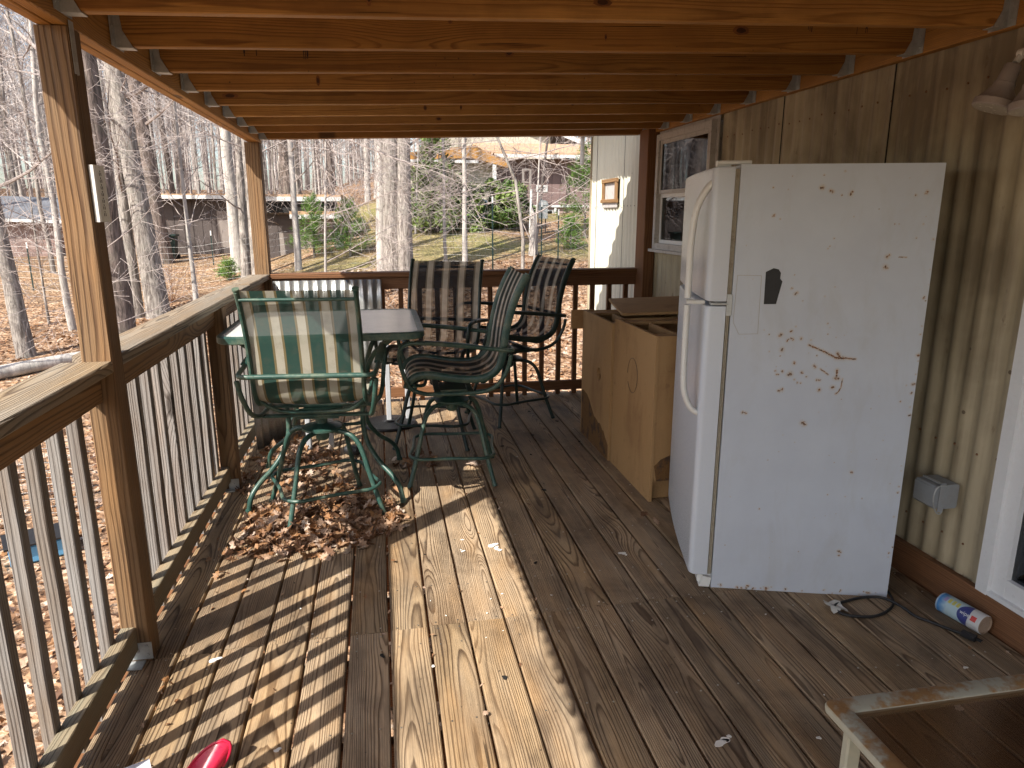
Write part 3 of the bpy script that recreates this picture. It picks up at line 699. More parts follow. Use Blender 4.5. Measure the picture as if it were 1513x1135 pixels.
# ------------------------------------------------------------------ sling chairs
def spline(P,n=5,closed=False):
    P=[Vector(p) for p in P]; out=[]
    for i in range(len(P)-1):
        p0=P[max(0,i-1)];p1=P[i];p2=P[i+1];p3=P[min(len(P)-1,i+2)]
        for q in range(n):
            t=q/n; out.append(.5*((2*p1)+(-p0+p2)*t+(2*p0-5*p1+4*p2-p3)*t*t+(-p0+3*p1-3*p2+p3)*t**3))
    out.append(P[-1]); return out
def fabric(name,dark,light,tan,alpha=.12,period=.1135,dw=.5):
    k=NT(name); g=k.attr('gco').outputs['Vector']; u,v,w=k.sep(g)   # u along, v across (m)
    wob=k.m('MULTIPLY',k.m('SUBTRACT',k.noise(k.scale(g,(3,3,3)),2.,2.,.5),.5),.004)
    t=k.m('FRACT',k.m('ADD',k.m('DIVIDE',k.m('ADD',v,wob),period),.5+dw/2))
    isd=k.m('LESS_THAN',t,dw)
    e1=k.m('MULTIPLY',k.m('GREATER_THAN',t,dw),k.m('LESS_THAN',t,dw+.09)); e2=k.m('GREATER_THAN',t,.91)
    c=k.mix(isd,light,dark); c=k.mix(k.m('ADD',e1,e2,clamp=True),c,tan)
    wv=k.n('ShaderNodeTexBrick',{'Vector':k.xyz(u,v,0.),'Scale':170.,'Mortar Size':.012}); 
    we=k.n('ShaderNodeTexWave',{'Vector':k.xyz(k.m('MULTIPLY',u,1.),v,0.),'Scale':130.,'Distortion':1.},bands_direction='DIAGONAL').outputs['Fac']
    nz=k.noise(g,14.,4.,.6)
    c=k.mix(k.mr(we,0,1,0,.28),c,tuple(x*.55 for x in dark)); c=k.mix(k.m('MULTIPLY',k.mr(nz,.5,.75),.35),c,(.12,.10,.07))
    p=k.pbsdf(c,.75,0,k.bump(we,.4,.002),.25,done=False)
    tl=k.n('ShaderNodeBsdfTranslucent',{'Color':c}).outputs[0]
    m1=k.n('ShaderNodeMixShader',{0:.28,1:p,2:tl}).outputs[0]
    tr=k.n('ShaderNodeBsdfTransparent',{'Color':(1,1,1,1)}).outputs[0]
    m2=k.n('ShaderNodeMixShader',{0:alpha,1:m1,2:tr}).outputs[0]; k.t.links.new(m2,k.out.inputs[0]); return k.mat
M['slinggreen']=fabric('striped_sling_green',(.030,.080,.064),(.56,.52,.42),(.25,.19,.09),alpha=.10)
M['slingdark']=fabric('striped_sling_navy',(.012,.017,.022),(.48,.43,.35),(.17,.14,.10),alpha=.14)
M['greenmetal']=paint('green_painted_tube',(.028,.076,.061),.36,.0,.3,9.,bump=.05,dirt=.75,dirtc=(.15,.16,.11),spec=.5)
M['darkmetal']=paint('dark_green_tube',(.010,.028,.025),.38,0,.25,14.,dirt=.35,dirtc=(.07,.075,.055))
PROF=[(-.395,1.182),(-.358,1.115),(-.318,1.02),(-.288,.91),(-.270,.81),(-.258,.73),(-.225,.665),(-.155,.628),(-.06,.625),(.04,.638),(.13,.655),(.20,.652),(.245,.625),(.262,.585)]
def chair(label,loc,rz,base_rz,mat='slinggreen',met='greenmetal',seed=1):
    t=thing('swivel_bar_chair',loc,label,'bar chair','swivel bar chairs around the table',rz=rz)
    P=spline([(0,y,z) for y,z in PROF],4); HW=.245
    # sling
    b=MB(); nw=10; L=[0.]
    for i in range(1,len(P)): L.append(L[-1]+(P[i]-P[i-1]).length)
    vs=[];g=[];fs=[]
    for i,p in enumerate(P):
        for j in range(nw+1):
            s=j/nw*2-1; f=i/(len(P)-1); sag=.016*(1-s*s)*math.sin(PI*min(1,max(0,f)))
            nd=Vector((0,P[min(i+1,len(P)-1)].z-P[max(0,i-1)].z,-(P[min(i+1,len(P)-1)].y-P[max(0,i-1)].y))).normalized()
            q=p+nd*sag; vs.append((s*HW,q.y,q.z)); g.append((L[i],s*HW,0))
    for i in range(len(P)-1):
        for j in range(nw): fs.append((i*(nw+1)+j,(i+1)*(nw+1)+j,(i+1)*(nw+1)+j+1,i*(nw+1)+j+1))
    b.add(vs,fs,0,g); b.build('sling',M[mat],t,local=True,smooth=60)
    for s in (-1,1):
        b=MB(); b.tube([(s*(HW+.006),p.y,p.z) for p in P],.0115,n=10,flat=1.9,flatdir=(1,0,0)); b.tube([(s*(HW+.006),P[0].y-.002,P[0].z+.001),(s*(HW+.006),P[0].y-.006,P[0].z+.01)],.016,n=10)
        b.build('side_rail',M[met],t,local=True,smooth=50)
    b=MB(); b.tube([(-HW,P[2].y-.012,P[2].z-.012),(HW,P[2].y-.012,P[2].z-.012)],.008,n=8); b.build('cross_bar',M[met],t,local=True,smooth=50)
    b=MB(); b.tube(spline([(-HW,-.20,.645),(-.16,-.17,.585),(0,-.15,.572),(.16,-.17,.585),(HW,-.20,.645)],4),.010,n=8); b.build('cross_bar',M[met],t,local=True,smooth=50)
    b=MB(); b.tube(spline([(-HW,.235,.60),(-.16,.17,.578),(0,.15,.572),(.16,.17,.578),(HW,.235,.60)],4),.010,n=8)
    b.build('cross_bar',M[met],t,local=True,smooth=50)
    for s in (-1,1):
        path=[(s*.20,-.312,.785),(s*.272,-.314,.785),(s*.305,-.29,.788),(s*.310,-.20,.80),(s*.312,0,.825),(s*.312,.17,.842),(s*.308,.262,.835),(s*.304,.295,.79),(s*.298,.285,.70),(s*.290,.245,.60),(s*.283,.175,.562),(s*.268,.10,.552),(s*.262,-.05,.55),(s*.268,-.16,.558),(s*.285,-.235,.60),(s*.302,-.285,.69),(s*.312,-.300,.765)]
        b=MB(); b.tube(spline(path,5),.0118,n=10,flat=1.0); 
        b.build('arm_loop',M[met],t,local=True,smooth=60)
        b=MB(); b.tube(spline([(s*.311,-.15,.812),(s*.312,-.02,.831),(s*.312,.16,.849)],3),.008,n=10,flat=2.6,flatdir=(0,0,1)); b.build('arm_pad',M[met],t,local=True,smooth=60)
    b=MB(); b.tube([(-.24,-.313,.785),(.24,-.313,.785)],.0125,n=10); b.build('rear_bar',M[met],t,local=True,smooth=60)
    b=MB(); b.box((-.262,-.11,.533),(.262,-.075,.5455),bev=.003); b.box((-.262,.075,.533),(.262,.11,.5455),bev=.003); b.box((-.10,-.10,.520),(.10,.10,.532),bev=.003); b.lathe([(.04,.50),(.045,.52)],n=16); b.build('seat_plate',M[met],t,local=True)
    # base turns on its own swivel
    b=MB(); b.lathe([(.085,.438),(.10,.444),(.10,.455),(.055,.47),(.03,.475),(.03,.50),(.02,.50)],n=24); b.lathe([(.026,.385),(.034,.395),(.034,.438)],n=16)
    bo=b.build('swivel_hub',M[met],t,local=True,smooth=40); bo.rotation_euler=(0,0,base_rz)
    for q in range(4):
        a=base_rz+q*PI/2; c_,s_=math.cos(a),math.sin(a)
        rz_=[(.03,.432),(.09,.437),(.150,.428),(.198,.392),(.228,.33),(.262,.22),(.303,.10),(.340,.002)]
        b=MB(); b.tube(spline([(r_*c_,r_*s_,z) for r_,z in rz_],4),.0128,n=10); b.tube([(.3365*c_,.3365*s_,.014),(.3415*c_,.3415*s_,.0)],.0150,n=10)
        b.build('leg',M[met],t,local=True,smooth=60)
    pts=[]
    for q in range(4):
        a=base_rz+q*PI/2
        for d in (-.62,-.22,-.10,0,.10,.22,.62):
            rr=.262 if abs(d)<.25 else .262*.79/math.cos(PI/4-abs(d))*.86
            rr={0:.300,.10:.298,.22:.284,.62:.235}[abs(d)]
            pts.append((rr*math.cos(a+d),rr*math.sin(a+d),.165))
    b=MB(); b.tube(spline(pts+[pts[0]],3),.0098,n=8,caps=False); b.build('foot_ring',M[met],t,local=True,smooth=60)
    return t
def A(*c): return tuple(c)
# local +Y is the way the chair faces
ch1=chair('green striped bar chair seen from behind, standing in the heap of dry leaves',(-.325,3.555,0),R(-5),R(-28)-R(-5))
M['slingmid']=fabric('striped_sling_brightened',(.030,.045,.042),(.66,.60,.52),(.33,.27,.18),alpha=.05)  # same sling fabric, light stripes brightened in colour against the shade
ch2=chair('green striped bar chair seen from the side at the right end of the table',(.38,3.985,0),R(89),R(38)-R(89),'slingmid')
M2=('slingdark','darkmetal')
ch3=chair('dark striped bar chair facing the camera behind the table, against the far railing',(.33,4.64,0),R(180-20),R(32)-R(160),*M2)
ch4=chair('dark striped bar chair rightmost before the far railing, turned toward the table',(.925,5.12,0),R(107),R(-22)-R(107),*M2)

# ------------------------------------------------------------------ patio table
k=NT('pebbled_table_glass'); tc=k.n('ShaderNodeTexCoord').outputs['Object']
n1=k.noise(tc,95.,3.,.6); n2=k.noise(tc,7.,4.,.6); n3=k.noise(tc,420.,2.,.6)
c=k.mix(k.mr(n2,.35,.7),(.74,.79,.77),(.84,.87,.85)); c=k.mix(k.m('MULTIPLY',k.mr(n1,.6,.7),.3),c,(.45,.42,.34)); c=k.mix(k.m('MULTIPLY',k.mr(n3,.62,.7),.5),c,(.16,.13,.10))
p=k.pbsdf(c,.14,0,k.bump(n1,.14,.002),.6,done=False)
tr=k.n('ShaderNodeBsdfTransparent',{'Color':(.5,.62,.58,1)}).outputs[0]
k.t.links.new(k.n('ShaderNodeMixShader',{0:.06,1:p,2:tr}).outputs[0],k.out.inputs[0]); M['tableglass']=k.mat
tb=thing('patio_table',(-.29,3.92,0),'tall green metal table with pebbled glass top and curved legs in the left corner','table')
def rrect(x0,x1,y0,y1,r,z,n=7):
    out=[]
    for (cx,cy,a0) in ((x1-r,y1-r,0),(x0+r,y1-r,PI/2),(x0+r,y0+r,PI),(x1-r,y0+r,3*PI/2)):
        for i in range(n+1):
            a=a0+i/n*PI/2; out.append(Vector((cx+r*math.cos(a),cy+r*math.sin(a),z)))
    return out
TX0,TX1,TY0,TY1,TZ=-.785,.205,3.445,4.385,.938
prof_=[(0,-.004),(.006,0),(.030,0),(.034,-.004),(.034,-.010),(.022,-.014),(.022,-.036),(.004,-.036),(0,-.032)]
loops=[]
for (ins,dz) in prof_: loops.append(rrect(TX0+ins,TX1-ins,TY0+ins,TY1-ins,max(.02,.10-ins),TZ+dz))
b=MB(); n=len(loops[0]); vs=[p for l in loops for p in l]; fs=[]
for i in range(len(loops)):
    for j in range(n):
        a=i*n+j; c_=i*n+(j+1)%n; i2=(i+1)%len(loops); fs.append((a,c_,i2*n+(j+1)%n,i2*n+j))
b.add(vs,fs); b.build('rim',M['greenmetal'],tb,smooth=40)
b=MB(); l=rrect(TX0+.033,TX1-.033,TY0+.033,TY1-.033,.07,TZ-.007); b.prism(l,(0,0,.0055)); b.build('glass_top',M['tableglass'],tb)
cx,cy=-.315,3.92
for (sx,sy) in ((1,-1),(1,1),(-1,1),(-1,-1)):
    path=[]
    for (f,z) in [(.98,.91),(.90,.87),(.70,.80),(.58,.70),(.52,.58),(.49,.46),(.50,.36),(.56,.28),(.70,.20),(.86,.14),(.96,.08),(1.0,.0)]:
        path.append((cx+sx*(.385 if sx>0 else .405)*f,cy+sy*.345*f*(1. if z<.5 else .95),z))
    b=MB(); b.tube(spline(path,4),.0135,n=10); b.tube([(path[-1][0],path[-1][1],.02),(path[-1][0],path[-1][1],0)],.017,n=10); b.build('leg',M['greenmetal'],tb,smooth=60)
b=MB()
for z,f in ((.60,.53),(.40,.50)):
    l=rrect(cx-.40*f,cx+.385*f,cy-.34*f,cy+.34*f,.04,z,3); b.tube(l+[l[0]],.009,n=8,caps=False)
b.build('brace',M['greenmetal'],tb,smooth=60)
for s in (-1,1):
    b=MB(); b.tube([(cx-.35,cy+s*.30,.903),(cx+.35,cy+s*.30,.903)],.011,n=8); b.build('cross_bar',M['greenmetal'],tb,smooth=60)

# ------------------------------------------------------------------ corrugated sheets, white stand, dark base
def corr(p0,p1,z0,z1,label,per=.068,amp=.010,lean=(0,0)):
    p0=Vector(p0);p1=Vector(p1);L=(p1-p0).length;d=(p1-p0)/L;nn=Vector((-d.y,d.x,0))
    b=MB(); n=int(L/.0085)
    b.grid(lambda u,v:Vector((*(p0+d*L*u)[:2],z0+(z1-z0)*v))+nn*amp*math.sin(u*L*2*PI/per)+Vector((lean[0]*v,lean[1]*v,0)),n,4)
    o=b.build('corrugated_sheet',M['corr'],org=(p0.x,p0.y,z0),smooth=70)
    s=o.modifiers.new('t','SOLIDIFY'); s.thickness=.0012
    return tag(o,label,'metal sheet')
M['corr']=paint('rusty_galvanised_sheet',(.40,.42,.42),.38,.65,.3,16.,bump=.1,dirt=.7,dirtc=(.16,.12,.09),streak=True)
corr((-.80,5.57,0),(.005,5.60,0),.30,1.012,'corrugated metal sheet hanging on the far railing behind the table')
corr((-.835,4.60,0),(-.60,5.02,0),.003,.66,'corrugated metal sheet standing on the deck in the left corner',lean=(-.02,.02))
M['aluw']=paint('white_plastic_tube',(.42,.43,.45),.4,0,.06,10.)
ws=thing('folding_stand',(-.1,5.0,0),'white plastic legs of a small stand under the table near the far railing','stand')
for (x,y) in ((.02,5.05),(.16,5.12)):
    b=MB(); b.box((x-.018,y-.015,.012),(x+.018,y+.015,.62),bev=.004); b.build('leg',M['aluw'],ws)
b=MB(); b.box((-.01,5.03,.621),(.19,5.14,.645),bev=.004); b.build('shelf',M['aluw'],ws)
b=MB(); b.lathe([(.19,.0),(.20,.008),(.19,.02),(.05,.03),(.04,.04)],(.02,5.05,.0),n=28); o=b.build('round_base',M['black'],org=(.02,5.05,0)); tag(o,'flat round black base on the deck under the far end of the table','umbrella base')
ws2=thing('folding_stand',(-.45,4.55,0),'pair of short white plastic legs beside the leaf heap under the table','stand')
for (x,y) in ((-.50,4.53),(-.365,4.60)):
    b=MB(); b.box((x-.017,y-.014,.0),(x+.017,y+.014,.50),bev=.004); b.build('leg',M['aluw'],ws2)
b=MB(); b.box((-.53,4.52,.501),(-.335,4.62,.52),bev=.004); b.build('shelf',M['aluw'],ws2)
b=MB(); b.lathe([(.01,0),(.03,.01),(.034,.03),(.03,.10),(.012,.115)],(-.27,4.43,.034),(.8,-.5,0),n=14); o=b.build('bottle',M['black'],org=(-.27,4.43,0)); tag(o,'small black bottle lying on the deck beside the leaf heap','bottle')

# ------------------------------------------------------------------ rusty side table, front right
k=NT('rusty_beige_metal'); tc=k.n('ShaderNodeTexCoord').outputs['Object']
n1=k.noise(tc,5.5,5.,.65,.4); n2=k.noise(tc,38.,4.,.65)
mm=k.mr(k.m('ADD',k.m('MULTIPLY',n1,.7),k.m('MULTIPLY',n2,.3)),.43,.52)
nz_=k.sep(k.n('ShaderNodeNewGeometry').outputs['Normal'])[2]
c=k.mix(k.m('MULTIPLY',mm,k.mr(nz_,.2,.8)),k.mix(k.mr(n2,.3,.7),(.42,.40,.31),(.36,.36,.29)),k.mix(k.mr(n2,.35,.65),(.24,.115,.04),(.33,.19,.075)))
k.pbsdf(c,.55,0,k.bump(n2,.3,.003),.4); M['rustbeige']=k.mat
st=thing('side_table',(1.24,1.0,0),'low beige metal table with rusty frame and smoked glass top in the front right corner','side table')
SX0,SX1,SY0,SY1,SZ=.925,1.75,.62,1.215,.45
lo=[]
for (ins,dz) in [(0,-.008),(.003,-.002),(.010,0),(.044,0),(.048,-.003),(.048,-.022),(.010,-.026),(.002,-.020)]: lo.append(rrect(SX0+ins,SX1-ins,SY0+ins,SY1-ins,max(.004,.022-ins),SZ+dz,4))
b=MB(); n=len(lo[0]); vs=[p for l in lo for p in l]; fs=[]
for i in range(len(lo)):
    for j in range(n):
        i2=(i+1)%len(lo); fs.append((i*n+j,i*n+(j+1)%n,i2*n+(j+1)%n,i2*n+j))
b.add(vs,fs); b.build('frame',M['rustbeige'],st,smooth=40)
b=MB(); b.prism(rrect(SX0+.047,SX1-.047,SY0+.047,SY1-.047,.006,SZ-.012,2),(0,0,.006)); b.build('glass_top',M['smokeglass'],st)
for (x,y) in ((.972,1.16),(1.70,1.16),(.972,.67),(1.70,.67)):
    b=MB(); b.lumber((x,y,0),(x,y,SZ-.025),.036,.022,(1,0,0),ch=.004); b.build('leg',M['rustbeige'],st)

# ------------------------------------------------------------------ power strip
ps=thing('power_strip',(-.82,2.385,1.48),'white power strip with a row of outlets fixed to the nearest roof post','power strip')
b=MB(); b.box((-.8297,2.345,1.478),(-.811,2.425,1.642),bev=.004); b.build('housing',M['handlewhite'],ps)
b=MB()
for q in range(7):
    z=1.495+q*.0195
    for (y,) in ((2.376,),(2.388,)): b.box((-.8112,y-.002,z),(-.8105,y+.002,z+.009))
    b.lathe([(.0028,0),(.0028,.0008)],(-.8112,2.382,z+.013),(1,0,0),n=8)
b.build('outlet',M['black'],ps)

# ------------------------------------------------------------------ outdoor outlet box on the wall
M['greyplastic']=paint('grey_outlet_plastic',(.27,.29,.31),.5,0,.08,10.,dirt=.25,dirtc=(.2,.15,.1))
ob=thing('outlet_box',(2.15,2.27,.42),'grey weatherproof outlet box with a bail, low on the wall beside the door','outlet box')
b=MB(); b.box((2.125,2.225,.375),(2.192,2.335,.475),bev=.006); b.build('housing',M['greyplastic'],ob)
b=MB(); b.box((2.085,2.228,.378),(2.1245,2.332,.472),bev=.008); b.box((2.105,2.222,.365),(2.130,2.2245,.485),bev=.0005); b.build('cover',M['greyplastic'],ob)
b=MB(); b.tube(spline([(2.13,2.222,.474),(2.11,2.218,.478),(2.09,2.22,.47),(2.08,2.222,.44),(2.083,2.222,.40),(2.10,2.22,.365),(2.12,2.222,.358),(2.13,2.226,.37)],4),.0028,n=6); b.tube([(2.12,2.23,.477),(2.12,2.33,.477)],.005,n=8); b.build('bail',M['galv'],ob,smooth=50)

# ------------------------------------------------------------------ double flood light
M['lampgrey']=paint('weathered_grey_lamp_paint',(.33,.29,.28),.5,0,.12,14.,dirt=.3,dirtc=(.2,.15,.1))
M['lens']=paint('lamp_lens',(.5,.47,.42),.2,0,.05,8.)
fl=thing('flood_light',(2.15,2.10,1.99),'weathered grey double flood light high on the trailer wall at the right edge','flood light')
b=MB(); b.lathe([(.075,0),(.075,.012),(.055,.03),(.012,.036)],(2.197,2.155,2.055),(-1,0,0),n=24); b.build('mounting_plate',M['lampgrey'],fl,smooth=40)
def spot(c,ax,s=1.):
    b=MB(); b.lathe([(.022*s,0),(.026*s,.006),(.029*s,.05),(.031*s,.06),(.034*s,.062),(.034*s,.075),(.062*s,.118),(.068*s,.122),(.068*s,.142),(.064*s,.146)],c,ax,n=26); h=b.build('lamp_head',M['lampgrey'],fl,smooth=35)
    b2=MB(); b2.lathe([(.0632*s,.1462),(.045*s,.1475),(.01*s,.148)],c,ax,n=22); l=b2.build('lens',M['lens'],fl,smooth=40)
    return h
spot((2.10,2.18,1.985),(-.28,.10,-.95))
spot((2.085,2.075,1.965),(-.10,-.10,-.99),.9)
for p in ([(2.16,2.17,2.05),(2.13,2.18,2.02),(2.105,2.18,1.99)],[(2.15,2.14,2.04),(2.12,2.10,2.01),(2.085,2.075,1.975)]):
    b=MB(); b.tube(spline(p,4),.011,n=10); b.lathe([(.017,-.012),(.017,.012)],p[1],(0,1,0),n=14); b.lathe([(.006,.012),(.006,.018)],p[1],(0,1,0),n=8); b.build('swivel_arm',M['handlewhite'],fl,smooth=40)

# ------------------------------------------------------------------ wipes canister
k=NT('canister_label'); g=k.attr('gco').outputs['Vector']; u,v,w=k.sep(g)   # u along 0..1, v angle -pi..pi
n1=k.noise(k.xyz(k.m('MULTIPLY',u,3.),k.m('MULTIPLY',v,1.),0.),2.,2.,.5)
c=k.mix(k.mr(k.m('ADD',u,k.m('MULTIPLY',n1,.18)),.16,.34),(.02,.22,.58),(.50,.68,.76))
c=k.mix(k.m('GREATER_THAN',k.m('SUBTRACT',u,k.m('MULTIPLY',k.m('POWER',k.m('SUBTRACT',v,.2),2.),.10)),.50),c,(.015,.035,.24))
c=k.mix(k.m('GREATER_THAN',k.m('ADD',u,k.m('MULTIPLY',k.m('ABSOLUTE',v),.03)),.76),c,(.72,.72,.72))
c=k.mix(k.m('LESS_THAN',u,.04),c,(.35,.5,.65)); c=k.mix(.25,c,(.12,.10,.08))
k.pbsdf(c,.45,0,None,.5); M['label']=k.mat
M['labelwhite']=paint('label_white',(.7,.72,.7),.4,0,.03,8.); M['labelyellow']=paint('label_yellow',(.55,.50,.12),.4,0,.1,20.); M['labelred']=paint('label_red',(.55,.05,.04),.4,0,.05,20.); M['labelblue']=paint('label_blue',(.02,.05,.30),.4,0,.05,20.); M['labelpurple']=paint('label_purple',(.30,.25,.45),.4,0,.05,20.)
M['cardboard']=paint('soiled_can_bottom',(.36,.27,.20),.7,0,.3,30.,dirt=.4)
ca=Vector((2.092,2.120,.038)); cb=Vector((2.122,1.948,.038)); ax=(cb-ca).normalized(); up=Vector((0,0,1)); sd=ax.cross(up).normalized()
cn=thing('wipes_canister',(2.06,2.01,0),'blue and white wipes canister lying on the deck near the door sill','canister')
b=MB(); NN=32; vs=[];gg=[];fs=[]; LC=(cb-ca).length
PR=[(.0,.030),(.0,.036),(.006,.038),(.05,.038),(.95,.038),(.985,.038),(1.0,.0355)]
# angle origin points to the camera-facing side
vd=(Vector((-.75,-.3,.62))); vd=(vd-ax*vd.dot(ax)).normalized(); vs2=ax.cross(vd)
for (t,r_) in PR:
    for q in range(NN+1):
        a=-PI+2*PI*q/NN; vs.append(ca+ax*LC*t+vd*r_*math.cos(a)+vs2*r_*math.sin(a)); gg.append((t,a,0))
for i in range(len(PR)-1):
    for q in range(NN): fs.append((i*(NN+1)+q,i*(NN+1)+q+1,(i+1)*(NN+1)+q+1,(i+1)*(NN+1)+q))
b.add(vs,fs,0,gg); b.build('body',M['label'],cn,smooth=40)
b=MB(); b.lathe([(.0355,0),(.034,.001),(.033,-.006),(.001,-.006)],cb,ax,n=NN,caps=False); b.build('base',M['cardboard'],cn,smooth=40)
b=MB(); b.lathe([(.030,0),(.034,-.001),(.030,-.004),(.001,-.005)],ca,ax,n=NN,caps=False); b.build('lid',M['labelblue'],cn,smooth=40)
def patchon(t0,t1,a0,a1,mat,name,lift=.0004):
    b=MB(); b.grid(lambda u,v:ca+ax*LC*(t0+(t1-t0)*u)+(vd*math.cos(a0+(a1-a0)*v)+vs2*math.sin(a0+(a1-a0)*v))*(.038+lift),4,6); b.build(name,M[mat],cn,smooth=40)
def curved_text(txt,t0,a0,size,mat,along=True):
    cu=bpy.data.curves.new('lettering','FONT'); cu.body=txt; cu.size=size; cu.align_x='LEFT'
    ob_=bpy.data.objects.new('lettering',cu); COL.objects.link(ob_)
    dg=bpy.context.evaluated_depsgraph_get(); me=bpy.data.meshes.new_from_object(ob_.evaluated_get(dg))
    bpy.data.objects.remove(ob_)
    b=MB(); vs=[]
    for v in me.vertices:
        t=t0+v.co.x/LC; a=a0-v.co.y/.038
        vs.append(ca+ax*LC*t+(vd*math.cos(a)+vs2*math.sin(a))*(.0388))
    b.add(vs,[tuple(p.vertices) for p in me.polygons]); b.build('lettering',M[mat],cn,smooth=None)
for q,(m_) in enumerate(['labelpurple','labelyellow','labelyellow','labelyellow']):
    patchon(.14+q*.095,.14+q*.095+.065,-.62,-.08,m_,'label_panel')
patchon(.80,.92,-.1,.42,'labelred','label_panel')
curved_text('wipes',.55,.25,.020,'labelwhite')

# ------------------------------------------------------------------ power cord, paper scrap, red scoop, white bag
b=MB()
cp=[(1.99,2.34,.012),(1.97,2.26,.012),(1.935,2.185,.008),(1.86,2.135,.008),(1.79,2.118,.008),(1.72,2.135,.008),(1.685,2.165,.008),(1.70,2.215,.008),(1.77,2.235,.009),(1.85,2.245,.010),(1.91,2.215,.018),(1.94,2.150,.016),(1.955,2.09,.008),(1.985,2.04,.008),(2.012,1.995,.008),(2.034,1.955,.010)]
pc=thing('extension_cord',(1.9,2.15,0),'black power cord coiled on the deck from under the refrigerator','cord')
b.tube(spline(cp,5),.0062,n=8,flat=.8); b.build('cable',M['black'],pc,smooth=60)
b=MB(); pv_=(2.045,1.935,.012); b.box((2.031,1.912,.002),(2.059,1.958,.024),rot=Matrix.Rotation(R(25),3,'Z'),piv=pv_,bev=.006)
for s in (-.006,.006): b.box((2.044+s,1.892,.010),(2.046+s,1.9125,.016),rot=Matrix.Rotation(R(25),3,'Z'),piv=pv_)
b.build('plug',M['black'],pc)
M['paper']=paint('crumpled_paper',(.52,.51,.47),.8,0,.15,40.,bump=.2,dirt=.3,dirtc=(.3,.22,.15))
b=MB(); pr=random.Random(4)
b.grid(lambda u,v:Vector((1.665+.06*u+.006*pr.uniform(-1,1),2.17+.075*v+.004*pr.uniform(-1,1),.003+.012*abs(math.sin(3*u+2*v))+.004*pr.random())),5,5)
o=b.build('paper_scrap',M['paper'],org=(1.69,2.2,0),smooth=10); tag(o,'small torn whitish paper scrap beside the loop of black cord','paper')
M['redplastic']=paint('red_plastic',(.52,.012,.05),.3,0,.06,8.); M['clearwhite']=paint('milky_plastic',(.60,.60,.66),.35,0,.05,8.)
rs_=thing('red_scoop',(-.475,1.77,0),'shiny red plastic scoop tip at the bottom edge of the photo on striped shadows','scoop')
# pointed shell standing up, opening toward the camera
b=MB()
NU,NV=18,8; vs=[];fs=[]
for i in range(NU+1):
    for j in range(NV+1):
        a=-1+2*i/NU; v=j/NV
        h=(.20+0.0)*(v); w=(.075)*(1-v**2.4)**.55 if v<1 else 0
        vs.append(Vector((-.535+a*w*.62+.050*v,1.735+.04*a*a*(1-v)+.055*v,.010+h*.36)))
for i in range(NU):
    for j in range(NV): fs.append((i*(NV+1)+j,(i+1)*(NV+1)+j,(i+1)*(NV+1)+j+1,i*(NV+1)+j+1))
b.add(vs,fs); o=b.build('shell',M['redplastic'],rs_,smooth=60); s=o.modifiers.new('t','SOLIDIFY'); s.thickness=.003
b=MB(); edge=[vs[NU*(NV+1)+j] for j in range(NV+1)]+[vs[j] for j in range(NV-1,-1,-1)]; b.tube(edge,.0045,n=8); b.build('rim',M['redplastic'],rs_,smooth=60)
mb_=thing('plastic_tub',(-.72,1.74,0),'corner of a milky white plastic tub at the bottom left on the deck','tub')
b=MB(); mr=Matrix.Rotation(R(24),3,'Z')@Matrix.Rotation(R(14),3,'X'); 
b.box((-.77,1.57,.005),(-.65,1.76,.011),rot=mr,piv=(-.70,1.70,.01),bev=.003); b.box((-.77,1.754,.011),(-.65,1.76,.05),rot=mr,piv=(-.70,1.70,.01),bev=.003); b.box((-.77,1.57,.011),(-.765,1.754,.05),rot=mr,piv=(-.70,1.70,.01)); b.box((-.655,1.57,.011),(-.65,1.754,.05),rot=mr,piv=(-.70,1.70,.01)); b.box((-.775,1.565,.0505),(-.645,1.765,.054),rot=mr,piv=(-.70,1.70,.01))
b.build('shell',M['clearwhite'],mb_)
# ------------------------------------------------------------------ terrain
from mathutils import noise as mnoise
def ss(a,b_,t):
    t=min(1,max(0,(t-a)/(b_-a))); return t*t*(3-2*t)
def gz(x,y):
    sl=.075+.085*ss(-6,2,x); t=max(0,y-7); far=max(0,y-30)
    far=far if far<40 else 40+(far-40)*.3
    n=mnoise.noise(Vector((x*.35,y*.35,0)))*.10+mnoise.noise(Vector((x*1.3,y*1.3,3)))*.035
    return -1.45+sl*min(t,23)+.085*far+n*min(1,max(0,(y-2)/6)*.6+.4)
k=NT('leaf_litter_ground'); tc=k.n('ShaderNodeTexCoord').outputs['Object']; px_,py_,pz_=k.sep(tc)
w2=k.vadd(tc,k.scale(k.noise(tc,5.,2.,.5,out='Color'),(.12,.12,.12)))
vo=k.n('ShaderNodeTexVoronoi',{'Vector':w2,'Scale':13.}); cr,cg,cb_=k.sep(vo.outputs['Color'])
vo2=k.n('ShaderNodeTexVoronoi',{'Vector':w2,'Scale':29.}); c2=k.sep(vo2.outputs['Color'])
rp=k.n('ShaderNodeValToRGB',{0:k.m('ADD',k.m('MULTIPLY',cr,.6),k.m('MULTIPLY',c2[0],.4))}); e=rp.color_ramp
e.elements[0].position=.1; e.elements[0].color=(.09,.045,.025,1); e.elements[1].position=.9; e.elements[1].color=(.50,.39,.29,1)
for p_,c_ in ((.3,(.18,.10,.055,1)),(.5,(.32,.19,.11,1)),(.7,(.41,.27,.17,1))):
    q=e.elements.new(p_); q.color=c_
lit=rp.outputs[0]
n1=k.noise(tc,.35,4.,.6); n2=k.noise(tc,1.4,5.,.65); n3=k.noise(k.scale(tc,(1,1,1)),24.,3.,.6)
lit=k.mix(k.m('MULTIPLY',k.mr(n2,.5,.68),.6),lit,(.075,.05,.035))
gr=k.mix(k.mr(n3,.3,.7),(.10,.13,.035),(.26,.25,.09)); gr=k.mix(k.mr(n2,.45,.65),gr,(.32,.26,.13))
